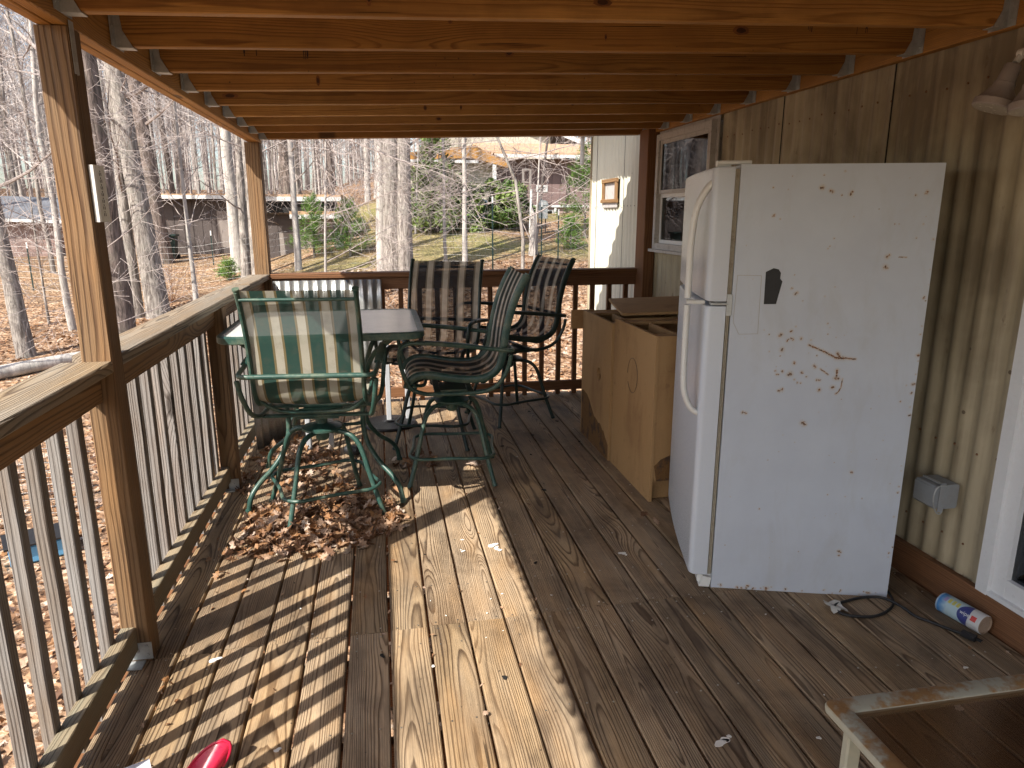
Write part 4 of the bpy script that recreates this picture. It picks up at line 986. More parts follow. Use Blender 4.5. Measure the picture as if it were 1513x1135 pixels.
band=k.m('MULTIPLY',k.mr(py_,17.5,19.5,smooth=True),k.mr(py_,34.,29.,smooth=True))
xm=k.mr(px_,-3.5,-.5,.12,1.)
gm=k.m('MULTIPLY',k.m('MULTIPLY',band,k.mr(n1,.36,.54)),xm)
c=k.mix(k.m('MULTIPLY',gm,.8),lit,gr)
h=k.m('ADD',k.m('MULTIPLY',vo.outputs['Distance'],1.),k.m('MULTIPLY',n3,.5))
k.pbsdf(c,.9,0,k.bump(h,.9,.05),.15); M['ground']=k.mat
b=MB(); 
NXg,NYg=170,200
def gy(v): return -12+ (v**1.8)*160
def gx(u): 
    t=(u-.5)*2; return math.copysign(abs(t)**1.7,t)*110
b.grid(lambda u,v:Vector((gx(u),gy(v),gz(gx(u),gy(v)))),NXg,NYg)
gd=b.build('ground',M['ground'],smooth=180); tag(gd,kind='structure')

# ------------------------------------------------------------------ leaves
k=NT('dry_leaf'); rn=k.attr('rnd').outputs['Fac']; g=k.attr('gco').outputs['Vector']
rp=k.n('ShaderNodeValToRGB',{0:rn}); e=rp.color_ramp
e.elements[0].position=0; e.elements[0].color=(.12,.065,.04,1); e.elements[1].position=1; e.elements[1].color=(.64,.53,.43,1)
for p_,c_ in ((.2,(.21,.105,.055,1)),(.4,(.36,.18,.075,1)),(.55,(.41,.245,.135,1)),(.75,(.47,.32,.22,1)),(.9,(.54,.40,.31,1))):
    q=e.elements.new(p_); q.color=c_
n1=k.noise(g,60.,3.,.6); c=k.mix(k.mr(n1,.4,.7,0,.45),rp.outputs[0],(.14,.07,.035))
p=k.pbsdf(c,.55,0,None,.3,done=False); tl=k.n('ShaderNodeBsdfTranslucent',{'Color':c}).outputs[0]
k.t.links.new(k.n('ShaderNodeMixShader',{0:.2,1:p,2:tl}).outputs[0],k.out.inputs[0]); M['leaf']=k.mat
OUT=[(0,-.5),(.06,-.30),(.20,-.34),(.16,-.14),(.36,-.10),(.20,.04),(.34,.20),(.14,.20),(.16,.38),(0,.5),(-.14,.36),(-.13,.19),(-.33,.17),(-.20,.02),(-.37,-.12),(-.17,-.15),(-.21,-.33),(-.06,-.30)]
OUT2=[(0,-.5),(.12,-.22),(.30,-.05),(.16,.10),(.22,.30),(0,.5),(-.20,.28),(-.17,.08),(-.31,-.08),(-.10,-.24)]
def leaf(b,c,size,lr,tilt=.5,simple=False,col=None):
    o=OUT2 if simple else OUT
    rot=Matrix.Rotation(lr.uniform(0,2*PI),3,'Z')@Matrix.Rotation(lr.gauss(0,tilt),3,'X')@Matrix.Rotation(lr.gauss(0,tilt),3,'Y')
    cu=lr.uniform(-.9,.9); cv=lr.uniform(-.9,.5); wd=lr.uniform(.75,1.1)
    def P(x,y): return Vector((x*size*wd,y*size,size*(cu*x*x*1.6+cv*y*y*.7+lr.uniform(-.03,.03))))
    vs=[P(0,-.15),P(0,.2)]+[P(x,y) for x,y in o]; n=len(o)
    fs=[]
    for i in range(n):
        j=(i+1)%n; m=0 if (o[i][1]+o[j][1])/2<.03 else 1
        fs.append((m,2+i,2+j))
        # bridge triangles
    half=[i for i in range(n) if ((o[i][1]+o[(i+1)%n][1])/2<.03)!=((o[(i+1)%n][1]+o[(i+2)%n][1])/2<.03)]
    for i in half: fs.append((0,1,2+(i+1)%n))
    vs=[rot@v+Vector(c) for v in vs]
    b.add(vs,fs,0,[tuple(v) for v in vs],col if col is not None else lr.random())
lr=random.Random(21)
b=MB()
def pile(n,cx,cy,ax,ay,hmax,rot=0.,sz=(.045,.09)):
    for q in range(n):
        while True:
            x,y=lr.uniform(-1,1),lr.uniform(-1,1)
            if x*x+y*y<1: break
        d=math.sqrt(x*x+y*y); z=hmax*(1-d**1.5)*lr.random()+.008
        X=cx+ax*x*math.cos(rot)-ay*y*math.sin(rot); Y=cy+ax*x*math.sin(rot)+ay*y*math.cos(rot)
        if X<-.86: continue
        leaf(b,(X,Y,z),lr.uniform(*sz),lr,.55)
pile(720,-.33,3.40,.39,.31,.085,.20); pile(130,-.60,3.46,.12,.22,.05); pile(160,-.20,3.32,.30,.17,.05); pile(60,-.40,3.10,.34,.12,.02); pile(70,-.52,3.16,.26,.10,.015)
pile(120,-.62,4.55,.17,.26,.06,.3); pile(80,-.45,4.35,.16,.22,.03); pile(60,-.45,3.95,.26,.22,.015); pile(36,-.15,3.75,.2,.25,.008); pile(30,.16,4.25,.16,.2,.01)
pile(24,-.80,4.2,.05,.6,.01)
tag(b.build('fallen_leaves',M['leaf'],smooth=None),kind='stuff'); 
bpy.data.objects['fallen_leaves'].name='leaf_pile'; bpy.data.objects['leaf_pile']['label']='heap of dry brown oak leaves around the feet of the green chair on the deck'
b=MB()
for (x,y,s,c_) in [(.50,4.06,.10,.93),(.54,4.03,.08,.8),(-.737,2.894,.055,.45),(-.72,2.93,.04,.4),(1.30,3.07,.065,.75),(1.27,3.16,.06,.12),(.72,3.40,.03,.05),(-.80,3.05,.04,.5),(-.75,2.2,.035,.4),(.13,2.3,.02,.6),(.26,1.85,.03,.8),(1.52,2.43,.05,.25),(1.58,2.41,.05,.2),(-.6,2.75,.03,.4),(2.10,1.82,.03,.93),(1.99,1.87,.02,.4),(.0,2.9,.03,.3)]:
    leaf(b,(x,y,.012+s*.08),s,lr,.3,col=c_)
for q in range(110):   # bits along the foot of the left railing
    leaf(b,(rnd.uniform(-.86,-.66) if q%3 else rnd.uniform(-.86,.1),rnd.uniform(1.7,4.5),.006),rnd.uniform(.008,.028),lr,.5,True)
for q in range(70):   # crumbs caught in the gaps between boards
    i=rnd.randint(0,9); leaf(b,(DX0+PIT*i,rnd.uniform(1.6,4.6),.002),rnd.uniform(.012,.03),lr,.7,True)
o=b.build('scattered_leaves',M['leaf'],smooth=None); tag(o,'single curled dry leaves scattered over the deck boards',kind='stuff')
b=MB()
for q in range(15000):
    d=3.2+13.5*lr.random()**.8; a=R(lr.uniform(-34,55)) ; x=-math.sin(a)*d+.3; y=math.cos(a)*d*1.05+1.
    if x>-1.0 and y<5.9: continue
    if x>1.9 and y<9: continue
    leaf(b,(x,y,gz(x,y)+.02),lr.uniform(.07,.13),lr,.45,True)
o=b.build('ground_leaves',M['leaf'],smooth=None); tag(o,'carpet of fallen leaves on the forest floor',kind='stuff')

# ------------------------------------------------------------------ bark and trees
def bark(name,lo,hi,ridge,sc_=22.,bump=.8):
    k=NT(name); tc=k.n('ShaderNodeTexCoord').outputs['Object']; rn=k.n('ShaderNodeObjectInfo').outputs['Random']
    v=k.vadd(k.scale(tc,(1,1,.16)),k.xyz(0,0,k.m('MULTIPLY',rn,9.)))
    n1=k.noise(v,sc_,5.,.7,.4); n2=k.noise(tc,2.2,4.,.6); 
    c=k.mix(k.mr(n1,.36,.62),lo,hi); c=k.mix(k.m('MULTIPLY',k.mr(n2,.5,.7),.5),c,ridge)
    k.pbsdf(c,.9,0,k.bump(n1,bump,.03),.15); return k.mat
M['barkgrey']=bark('grey_bark',(.10,.082,.072),(.41,.37,.33),(.30,.29,.25))
M['barkdark']=bark('dark_furrowed_bark',(.075,.060,.052),(.24,.19,.165),(.15,.14,.11),16.,1.)
M['barkpale']=bark('pale_smooth_bark',(.27,.245,.225),(.52,.48,.44),(.40,.40,.34),10.,.4)
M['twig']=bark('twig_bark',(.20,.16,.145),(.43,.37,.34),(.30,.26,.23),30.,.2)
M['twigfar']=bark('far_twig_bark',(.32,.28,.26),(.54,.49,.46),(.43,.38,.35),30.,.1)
def grow(b,p,d,L,r,lev,tr,n,curl=.25,up=.12,kids=(5,4,3),minr=.0022):
    segs=max(3,int(5-lev)); P=[Vector(p)]; rs=[r]; d=Vector(d).normalized()
    for i in range(segs):
        d=(d+Vector((tr.gauss(0,curl),tr.gauss(0,curl),tr.gauss(0,curl*.7)+up)) *.5).normalized()
        P.append(P[-1]+d*L/segs); rs.append(max(minr,r*(1-.75*(i+1)/segs)))
    b.tube(P,rs,n=n,caps=False)
    if lev<len(kids):
        for q in range(kids[lev]):
            f=.18+.8*(q+tr.random())/kids[lev]; i=min(segs-1,int(f*segs)); t=f*segs-i
            q0=P[i].lerp(P[i+1],t); dd=(P[i+1]-P[i]).normalized()
            per=dd.cross(Vector((tr.gauss(0,1),tr.gauss(0,1),tr.gauss(0,1)))).normalized()
            nd=(dd*tr.uniform(.5,.9)+per*tr.uniform(.5,1.)).normalized()
            grow(b,q0,nd,L*tr.uniform(.4,.65),max(minr,rs[i]*.55),lev+1,tr,3,curl,up,kids,minr)
def tree_meshes(seed,h,r,lean=(0,0),first=.35,nb=12,bl=.25,kids=(5,4),n=12,fork=None,curl=.25,up=.15,minr=.003,bend=.012,flare=1.35,br=.32):
    tr=random.Random(seed); P=[];rs=[]; segs=14; ox=oy=0
    for i in range(segs+1):
        t=i/segs; z=h*t
        P.append(Vector((lean[0]*z+ox,lean[1]*z+oy,z-.12 if i==0 else z))); 
        rs.append(r*((flare if i==0 else 1.08 if i==1 else 1)*(1-.72*t)))
        ox+=tr.gauss(0,bend)*h*.1; oy+=tr.gauss(0,bend)*h*.1
    P.insert(1,P[0].lerp(P[1],.22)+Vector((0,0,.05))); rs.insert(1,r*1.12)
    tb_=MB(); tb_.tube(P,rs,n=n,caps=False)
    cb2=MB()
    for q in range(nb):
        f=first+(1-first)*(q+tr.random()*.8)/nb; f=min(.985,f); i=min(len(P)-2,int(f*(len(P)-1))); t=f*(len(P)-1)-i
        p=P[i].lerp(P[i+1],t); a=tr.uniform(0,2*PI); e=tr.uniform(.1,.8)
        grow(cb2,p,(math.cos(a),math.sin(a),e),h*bl*(1.15-f*.6)*tr.uniform(.6,1.1),rs[i]*br*tr.uniform(.7,1.),0,tr,5,curl,up,kids,minr)
    return tb_,cb2
def tree(name,loc,label,seed,h,r,mat='barkgrey',cat='tree',group='bare trees of the wood',tw='twig',**kw):
    t=thing(name,(loc[0],loc[1],gz(*loc)-.05),label,cat,group)
    a,c=tree_meshes(seed,h,r,**kw)
    a.build('trunk',M[mat],t,local=True,smooth=60)
    if c.v: c.build('crown',M[tw],t,local=True,smooth=None)
    return t
def lean(base,top,z0):  # slope between two world points at the same depth
    return ((top[0]-base[0])/(top[1]-z0),0)
K2=(4,4,2)
tree('bare_tree',(-6.23,13.65),'leaning bare tree behind the long fallen log at the left edge',11,10,.140,mat='barkgrey',first=.25,nb=9,bl=.28,kids=K2,lean=(-.045,.0))
tree('bare_tree',(-6.31,15.88),'slim pale tree just left of the nearest roof post, bending left toward its top',12,9,.072,mat='barkpale',first=.22,nb=16,bl=.24,kids=K2,lean=(-.01,.02),bend=.03)
tree('sapling',(-7.05,16.6),'twiggy sapling between the leaning tree and the slim pale tree at the left',13,3.6,.030,mat='barkgrey',cat='sapling',group='saplings in the wood',first=.2,nb=12,bl=.42,kids=K2,n=6)
tree('bare_tree',(-5.04,14.9),'thick dark furrowed tree right beside the nearest roof post',14,15,.225,mat='barkdark',first=.3,nb=12,bl=.22,kids=K2,lean=(.002,.0))
tree('bare_tree',(-5.27,16.66),'slender tree with pale spotted bark between the dark furrowed tree and the stout smooth one',15,13,.115,mat='barkgrey',first=.2,nb=14,bl=.2,kids=K2,lean=(-.004,0))
tree('bare_tree',(-4.77,16.43),'stout smooth grey tree leaning left, in the middle of the left opening',16,16,.225,mat='barkgrey',first=.3,nb=12,bl=.2,kids=K2,lean=(-.048,.0))
tree('bare_tree',(-7.0,25.4),'dark trunk right behind the stout smooth grey tree',17,17,.26,mat='barkdark',first=.3,nb=12,bl=.2,kids=K2,lean=(-.05,.0))
tree('sapling',(-4.23,17.39),'forked pale sapling in front of the dark brown shed',18,5.2,.058,mat='barkpale',cat='sapling',group='saplings in the wood',first=.3,nb=14,bl=.40,kids=K2,n=8)
tree('bare_tree',(-4.13,22.31),'straight pale trunk just left of the far corner post of the deck',19,15,.185,mat='barkpale',first=.35,nb=12,bl=.2,kids=K2,lean=(.01,0))
tree('bare_tree',(-3.60,20.35),'thinner pale trunk touching the far corner post of the deck on its left side',20,12,.125,mat='barkgrey',first=.2,nb=12,bl=.24,kids=K2,lean=(.02,0))
tree('bare_tree',(-2.16,19.89),'pale pole-like tree just right of the far corner post of the deck',21,12,.088,mat='barkpale',first=.24,nb=14,bl=.24,kids=K2)
tree('bare_tree',(.06,17.45),'white-barked left stem of the big tree clump above the far railing',22,15,.125,mat='barkpale',first=.22,nb=12,bl=.25,kids=K2,lean=(-.012,0))
tree('bare_tree',(.29,17.25),'thick middle stem of the big tree clump above the far railing',23,18,.215,mat='barkgrey',first=.4,nb=10,bl=.2,kids=K2,lean=(.0,0))
tree('bare_tree',(.60,17.10),'right stem of the big tree clump above the far railing',24,17,.170,mat='barkgrey',first=.24,nb=11,bl=.22,kids=K2,lean=(.006,0))
tree('bare_tree',(1.65,18.09),'very thin white tree in front of the dark evergreen',25,8,.042,mat='barkpale',first=.15,nb=18,bl=.26,kids=K2,lean=(-.01,0),n=8)
tree('bare_tree',(2.11,17.89),'thin pale tree between the dark evergreen and the cream house wall',26,9,.066,mat='barkpale',first=.22,nb=14,bl=.25,kids=K2,n=8)
# understory with long level twigs crossing the view
us=[(-8.3,13.8,'left of the leaning tree'),(-1.1,14.2,'with level limbs in the far opening'),(-2.9,24.,'beside the small shed'),(3.3,15.4,'before the brown house'),(-6.9,11.2,'closest to the fallen log'),(1.1,22.,'at the foot of the evergreen'),(-4.6,12.9,'in front of the dark furrowed tree')]
for q,(x,y,wh) in enumerate(us):
    tree('sapling',(x,y),'twiggy bare sapling '+wh,40+q,4.6+.35*(q%4),.026+.004*(q%3),mat='barkpale' if q%2 else 'barkgrey',cat='sapling',group='saplings in the wood',first=.16,nb=13,bl=.50,kids=(5,5,3),n=6,up=.03,curl=.22,minr=.0028,br=.55,lean=((.06 if q%2 else -.04),.02))
# tree hidden by the corner post that reaches long limbs into the far opening
t=thing('bare_tree',(-2.2,13.4,gz(-2.2,13.4)-.05),'bare tree behind the far corner post with long drooping limbs reaching right','tree','bare trees of the wood')
b=MB(); b.tube([(0,0,0),(.02,0,2.2),(0,0,4.4),(.1,0,7.5)],[.085,.075,.06,.02],n=10,caps=False); b.build('trunk',M['barkgrey'],t,local=True,smooth=60)
b=MB(); tr=random.Random(77)
for (z,dx,dy,dz,L,r_) in ((4.15,1,-.05,-.28,3.2,.030),(4.3,1,.15,-.16,3.6,.026),(3.75,1,-.3,.02,2.6,.022),(4.5,1,.3,.10,3.0,.024),(4.0,1,0,-.40,2.4,.016),(4.25,1,-.5,-.22,2.6,.016),(5.2,-1,.2,.3,2.4,.02),(3.4,-.8,-.4,.2,1.6,.014)):
    grow(b,(0,0,z),(dx,dy,dz),L,r_,0,tr,5,.13,dz*.5+.02,(7,5,3),.0026)
b.build('crown',M['twig'],t,local=True,smooth=None)
t=thing('bare_tree',(3.0,15.0,gz(3.0,15.0)-.05),'bare tree with a curving limb in front of the cream house and dark evergreen','tree','bare trees of the wood')
b=MB(); b.tube([(0,0,0),(.02,0,1.2),(-.15,0,2.4),(-.55,0,3.3),(-.7,0,6.)],[.045,.038,.032,.028,.012],n=8,caps=False); b.build('trunk',M['barkgrey'],t,local=True,smooth=60)
b=MB()
for (x_,z,dx,dy,dz,L,r_) in ((-.1,2.2,-1,0,-.1,2.2,.014),(0,1.6,1,.1,.35,2.4,.018),(-.3,2.8,1,-.2,.12,2.6,.018),(-.5,3.2,-1,.2,-.05,2.2,.012),(-.2,2.5,-1,-.3,-.2,2.0,.010),(0,1.3,-1,.1,.1,1.8,.009),(-.4,3.,1,.2,-.1,2.4,.010)):
    grow(b,(x_,0,z),(dx,dy,dz),L,r_,0,tr,5,.20,dz*.4,(5,4,2),.0026)
b.build('crown',M['twig'],t,local=True,smooth=None)
# wood behind: individual trees sharing a few meshes
protos=[]
for q in range(6):
    a,c=tree_meshes(80+q,(17,20,15,22,18,14)[q],(.105,.14,.075,.17,.115,.06)[q],first=(.30,.34,.22,.4,.3,.2)[q],nb=(16,16,18,15,16,17)[q],bl=(.22,.2,.24,.18,.21,.26)[q],kids=(6,4) ,n=8,minr=.007,bend=.02)
    protos.append((a,c))
PM=['barkgrey','barkpale','barkgrey','barkdark','barkpale','barkpale']
meshes=[]
for q,(a,c) in enumerate(protos):
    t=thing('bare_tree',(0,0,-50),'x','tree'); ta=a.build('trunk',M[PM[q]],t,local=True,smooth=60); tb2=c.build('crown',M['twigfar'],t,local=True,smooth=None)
    meshes.append(t)
fr_=random.Random(99); placed=[]; cnt=0
used=set()
while cnt<230:
    d=24+52*fr_.random()**1.1; a=R(fr_.uniform(-27,49)); x=-math.sin(a)*d; y=math.cos(a)*d
    if y<23: continue
    if -9.2<x<10.5 and 22<y<(32 if x<.3 else 43.5): continue
    if -14.5<x<-10 and y<31.5: continue
    if any((x-p[0])**2+(y-p[1])**2<.8 for p in placed): continue
    placed.append((x,y)); q=fr_.randrange(6)
    t=meshes[q] if q not in used else copy_tree(meshes[q])
    used.add(q); s=fr_.uniform(.75,1.15)
    t.location=(x,y,gz(x,y)-.15); t.rotation_euler=(fr_.gauss(0,.02),fr_.gauss(0,.03),fr_.uniform(0,6.28)); t.scale=(s,s,s*fr_.uniform(.9,1.1))
    side_='left' if x<-9 else ('centre' if x<0 else 'right')
    kind_=('bare grey','pale slender bare','small bare grey','large dark bare','pale bare','thin whitish bare')[q]
    t['label']=f'{kind_} tree of the wood on the hillside behind the sheds and houses'; t['group']=f'{kind_} trees of the hillside wood'
    cnt+=1
# distant wood as one mass
b=MB(); dr_=random.Random(5)
for q in range(950):
    d=58+70*dr_.random(); a=R(dr_.uniform(-30,52)); x=-math.sin(a)*d; y=math.cos(a)*d; z=gz(x,y)-.2
    h=dr_.uniform(11,20); r_=dr_.uniform(.05,.13); lx,ly=dr_.gauss(0,.03),dr_.gauss(0,.03)
    b.tube([(x,y,z),(x+lx*h*.5,y+ly*h*.5,z+h*.5),(x+lx*h,y+ly*h,z+h)],[r_,r_*.6,r_*.15],n=4,caps=False)
    for w in range(16):
        f=dr_.uniform(.25,.97); a2=dr_.uniform(0,6.28); l=dr_.uniform(1.,3.2)*(1.2-f*.7); p=Vector((x+lx*h*f,y+ly*h*f,z+h*f)); e=Vector((math.cos(a2)*l,math.sin(a2)*l,l*dr_.uniform(.3,1.1)))
        b.tube([p,p+e],[.035,.012],n=3,caps=False)
        for z2 in range(2):
            e2=Vector((math.cos(a2+dr_.uniform(-1.3,1.3))*l*.6,math.sin(a2+dr_.uniform(-1.3,1.3))*l*.6,l*.5)); b.tube([p+e*.55,p+e*.55+e2],[.018,.008],n=3,caps=False)
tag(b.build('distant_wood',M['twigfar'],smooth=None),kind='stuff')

# ------------------------------------------------------------------ evergreens
k=NT('green_needles'); rn=k.attr('rnd').outputs['Fac']
c=k.mix(rn,(.06,.15,.03),(.24,.38,.08)); p=k.pbsdf(c,.5,0,None,.3,done=False); tl=k.n('ShaderNodeBsdfTranslucent',{'Color':c}).outputs[0]
k.t.links.new(k.n('ShaderNodeMixShader',{0:.25,1:p,2:tl}).outputs[0],k.out.inputs[0]); M['needle']=k.mat
k=NT('dark_evergreen_leaf'); rn=k.attr('rnd').outputs['Fac']
c=k.mix(rn,(.05,.105,.025),(.24,.31,.085)); k.pbsdf(c,.45,0,None,.4); M['holly']=k.mat
def pine(loc,h,label,seed,mat='needle',w=.42,dens=1.,name='young_pine',cat='pine',nl=.10,group='young green pines'):
    pr=random.Random(seed); t=thing(name,(loc[0],loc[1],gz(*loc)-.03),label,cat,group)
    b=MB(); b.tube([(0,0,0),(pr.uniform(-.03,.03),0,h*.5),(0,0,h)],[.02+.012*h,.02,.006],n=7,caps=False)
    f=MB(); z=.10*h
    while z<h*.98:
        k_=int(5+2*pr.random()); L=h*w*(1-z/h)**.8*pr.uniform(.75,1.1)+.10
        for q in range(k_):
            a=pr.uniform(0,2*PI); d=Vector((math.cos(a),math.sin(a),.28)); P=[Vector((0,0,z))+d*L*s+Vector((0,0,.12*L*s*s)) for s in (0,.5,1.)]
            b.tube(P,[.008,.006,.003],n=3,caps=False)
            tuft=int((7+L*14)*dens)
            for w_ in range(tuft):
                s=pr.uniform(.2,1.05); c0=Vector((0,0,z))+d*L*s+Vector((pr.gauss(0,.05*L+.02),pr.gauss(0,.05*L+.02),.12*L*s*s+pr.gauss(0,.05))); col=pr.random()
                for nn_ in range(7):
                    e=Vector((pr.gauss(0,1),pr.gauss(0,1),pr.gauss(.35,.8))).normalized()*nl*pr.uniform(.7,1.2); sdv=e.cross(Vector((pr.gauss(0,1),pr.gauss(0,1),1))).normalized()*.0055*(nl/.1)
                    o_=len(f.v); f.add([c0-sdv,c0+sdv,c0+e],[(0,1,2)],0,None,min(1,max(0,col+pr.uniform(-.2,.2))))
        z+=pr.uniform(.09,.15)*max(.6,h/2.4)
    b.build('trunk',M['barkgrey'],t,local=True,smooth=None); f.build('crown',M[mat],t,local=True,smooth=None)
    return t
pine((-1.84,21.3),1.75,'bushy young pine in front of the small tan shed',1,w=.38,dens=1.)
pine((-.80,20.4),1.50,'small young pine between the tan shed and the big tree clump',2,w=.45)
pine((6.15,21.1),2.75,'bright young pine in front of the brown house, beside the trailer end',3,w=.36,dens=1.2)
pine((5.3,19.6),.9,'low pine seedling below the bright young pine',5,w=.4)
pine((-4.15,21.0),.55,'tiny pine seedling on the grass by the dark brown shed',6,w=.6)
def bush(loc,h,rx,label,seed,n=5200,mat='holly',ls=.075,name='evergreen_tree',cat='evergreen',cone=.7):
    pr=random.Random(seed); t=thing(name,(loc[0],loc[1],gz(*loc)-.05),label,cat)
    b=MB(); 
    for q in range(5):
        a=pr.uniform(0,6.28); b.tube([(0,0,0),(math.cos(a)*rx*.15,math.sin(a)*rx*.15,h*.4),(math.cos(a)*rx*.3,math.sin(a)*rx*.3,h*.85)],[.05,.03,.01],n=6,caps=False)
    b.build('trunk',M['barkdark'],t,local=True,smooth=None)
    f=MB(); cl=[]
    for q in range(int(60*h/2)):
        z=pr.uniform(.05,1.)**.9; rr=rx*(1-z*cone)*pr.uniform(.25,1.); a=pr.uniform(0,6.28); cl.append((rr*math.cos(a),rr*math.sin(a),h*z,pr.uniform(.14,.30)*(1.2-z*.5),pr.random()))
    for q in range(n):
        x,y,z,s,c_=pr.choice(cl); d=Vector((pr.gauss(0,1),pr.gauss(0,1),pr.gauss(0,.8))); d=d.normalized()*s*pr.uniform(.3,1.15); c0=Vector((x,y,z))+d
        u_=Vector((pr.gauss(0,1),pr.gauss(0,1),pr.gauss(0,.6))).normalized()*ls; v_=u_.cross(Vector((pr.gauss(0,1),pr.gauss(0,1),pr.gauss(0,1)))).normalized()*ls*.42
        f.add([c0-u_,c0+v_,c0+u_,c0-v_],[(0,1,2,3)],0,None,min(1,max(0,c_*.7+pr.uniform(0,.3))))
    f.build('crown',M[mat],t,local=True,smooth=None); return t
bush((1.75,22.2),3.1,.95,'tall dark evergreen in front of the cream house wall',7,n=17000,cone=.72,mat='holly',ls=.08)
bush((4.0,22.6),1.45,.85,'wide dark green bush between the cream house and the brown house',8,n=10000,cone=.35,name='evergreen_bush',cat='bush')
bush((2.75,22.3),1.35,.65,'rounded evergreen bush at the foot of the cream house wall',9,n=6500,cone=.3,name='evergreen_bush',cat='bush')
bush((.95,22.8),1.5,.5,'narrow evergreen bush right behind the big tree clump',10,n=2400,cone=.3,name='evergreen_bush',cat='bush')
# dry shrub
t=thing('dry_shrub',(-4.9,18.0,gz(-4.9,18)),'dry reddish leafless shrub on the slope left of the forked sapling','shrub')
b=MB(); pr=random.Random(3)
for q in range(34):
    a=pr.uniform(0,6.28); grow(b,(0,0,0),(math.cos(a),math.sin(a),pr.uniform(.5,1.6)),pr.uniform(.5,1.1),.007,1,pr,3,.3,.1,(0,4),.0028)
M['drystem']=bark('dry_stem',(.30,.16,.10),(.46,.30,.20),(.3,.2,.14),30.,.1); b.build('stems',M['drystem'],t,local=True,smooth=None)
# fallen log
b=MB(); P=[(-7.8,10.9,gz(-7.8,10.9)+.07),(-6.6,11.75,gz(-6.6,11.75)+.09),(-5.6,12.5,gz(-5.6,12.5)+.10),(-4.6,13.2,gz(-4.6,13.2)+.08),(-3.9,13.65,gz(-3.9,13.65)+.06)]
b.tube(spline(P,4),[.135-.0035*i for i in range(17)],n=14); o=b.build('fallen_log',M['barkpale'],org=P[2],smooth=60); tag(o,'long pale fallen log lying on the leaves beyond the left railing','log')
for (a_,b_,r_,w_) in (((-3.2,14.8),(-1.2,14.2),.04,'thin fallen branch on the leaves past the far railing'),((-7.2,9.4),(-5.0,10.3),.03,'thin fallen branch on the leaves nearer than the log')):
    b=MB(); b.tube([(*a_,gz(*a_)+.04),((a_[0]+b_[0])/2,(a_[1]+b_[1])/2+.15,gz((a_[0]+b_[0])/2,(a_[1]+b_[1])/2)+.07),(*b_,gz(*b_)+.04)],[r_,r_*.8,r_*.4],n=7); o=b.build('fallen_branch',M['barkgrey'],org=(*a_,gz(*a_)),smooth=60); tag(o,w_,'branch')

# ------------------------------------------------------------------ buildings
M['brownwall']=paint('brown_stained_siding',(.085,.068,.062),.8,0,.15,1.2,bump=.1,dirt=.3,dirtc=(.07,.055,.05),streak=True)
M['tanwall']=paint('tan_siding',(.26,.225,.20),.8,0,.12,2.,dirt=.25,dirtc=(.15,.12,.1),streak=True)
M['mauve']=paint('mauve_brown_siding',(.20,.135,.125),.8,0,.10,1.,dirt=.2,dirtc=(.15,.10,.09),streak=True)
M['mauve2']=paint('pinkish_foundation',(.36,.26,.235),.85,0,.1,2.)
M['cream']=paint('cream_siding',(.52,.48,.38),.6,0,.05,2.)
M['redbrown']=paint('reddish_brown_siding',(.27,.185,.16),.8,0,.08,1.5,dirt=.15,dirtc=(.2,.13,.11))
M['roofleaf']=paint('leaf_strewn_roof',(.46,.29,.17),.9,0,.3,4.,dirt=.4,dirtc=(.24,.15,.10))
M['roofgrey']=paint('grey_shingle_roof',(.14,.145,.16),.85,0,.15,8.)
M['trim']=paint('white_trim',(.62,.62,.60),.5,0,.05,6.)
M['orange']=paint('orange_wood_eave',(.40,.20,.05),.6,0,.2,6.)
def bld(name,x0,x1,y0,y1,label,cat='shed'):
    zc=min(gz(x0,y0),gz(x1,y0))-.3
    return thing(name,((x0+x1)/2,(y0+y1)/2,zc),label,cat),zc
def siding_wall(b,x0,x1,y,z0,z1,dy=.0,step=.22):
    z=z0
    while z<z1-.01:
        h=min(step,z1-z); b.box((x0,y-.012,z+.003),(x1,y+.10,z+h)); b.box((x0,y-.004,z-.004 if z>z0 else z),(x1,y+.1,z+.0028)); z+=step
# dark brown shed
t,zc=bld('dark_shed',-7.7,-3.95,27.4,31.,'long dark brown shed with a flat leaf-strewn roof behind the forked sapling')
b=MB(); b.box((-7.75,27.4,zc),(-4.0,31.,2.1)); 
for x in np.arange(-7.7,-4.05,.31): b.box((float(x),27.388,zc),(float(x)+.285,27.402,1.95))
b.build('wall',M['brownwall'],t)
b=MB(); b.box((-8.0,26.9,2.12),(-3.7,31.4,2.20)); b.build('roof',M['roofleaf'],t)
b=MB(); b.box((-8.0,26.87,2.03),(-3.7,26.90,2.155)); b.build('fascia',M['trim'],t)
b=MB(); b.prism([(-5.7,27.386,.35),(-4.2,27.386,.35),(-4.15,27.386,1.1),(-4.5,27.386,1.62),(-5.65,27.386,1.62)],(0,.006,0)); b.build('panel',M['tanwall'],t)
# lower tan shed with a second roof
t,zc=bld('tan_shed',-3.7,-1.25,23.0,26.5,'low tan shed with a flat leafy roof behind the bushy young pine')
b=MB(); b.box((-3.6,23.6,zc),(-1.45,26.5,1.55)); b.build('wall',M['tanwall'],t)
b=MB(); b.box((-3.62,23.58,zc),(-3.1,23.595,1.5)); b.prism([(-3.1,23.59,.95),(-2.3,23.59,.95),(-2.3,23.59,1.5),(-3.1,23.59,1.5)],(0,.005,0)); b.build('door',M['brownwall'],t)
b=MB(); b.box((-4.1,23.2,2.0),(-1.1,27.0,2.10)); b.build('roof',M['roofleaf'],t)
b=MB(); b.box((-4.1,23.17,1.9),(-1.1,23.2,2.03)); b.box((-2.65,22.97,1.38),(-.95,23.0,1.50)); b.build('fascia',M['trim'],t)
b=MB(); b.box((-2.65,23.0,1.50),(-.95,24.6,1.60)); b.build('porch_roof',M['roofleaf'],t)
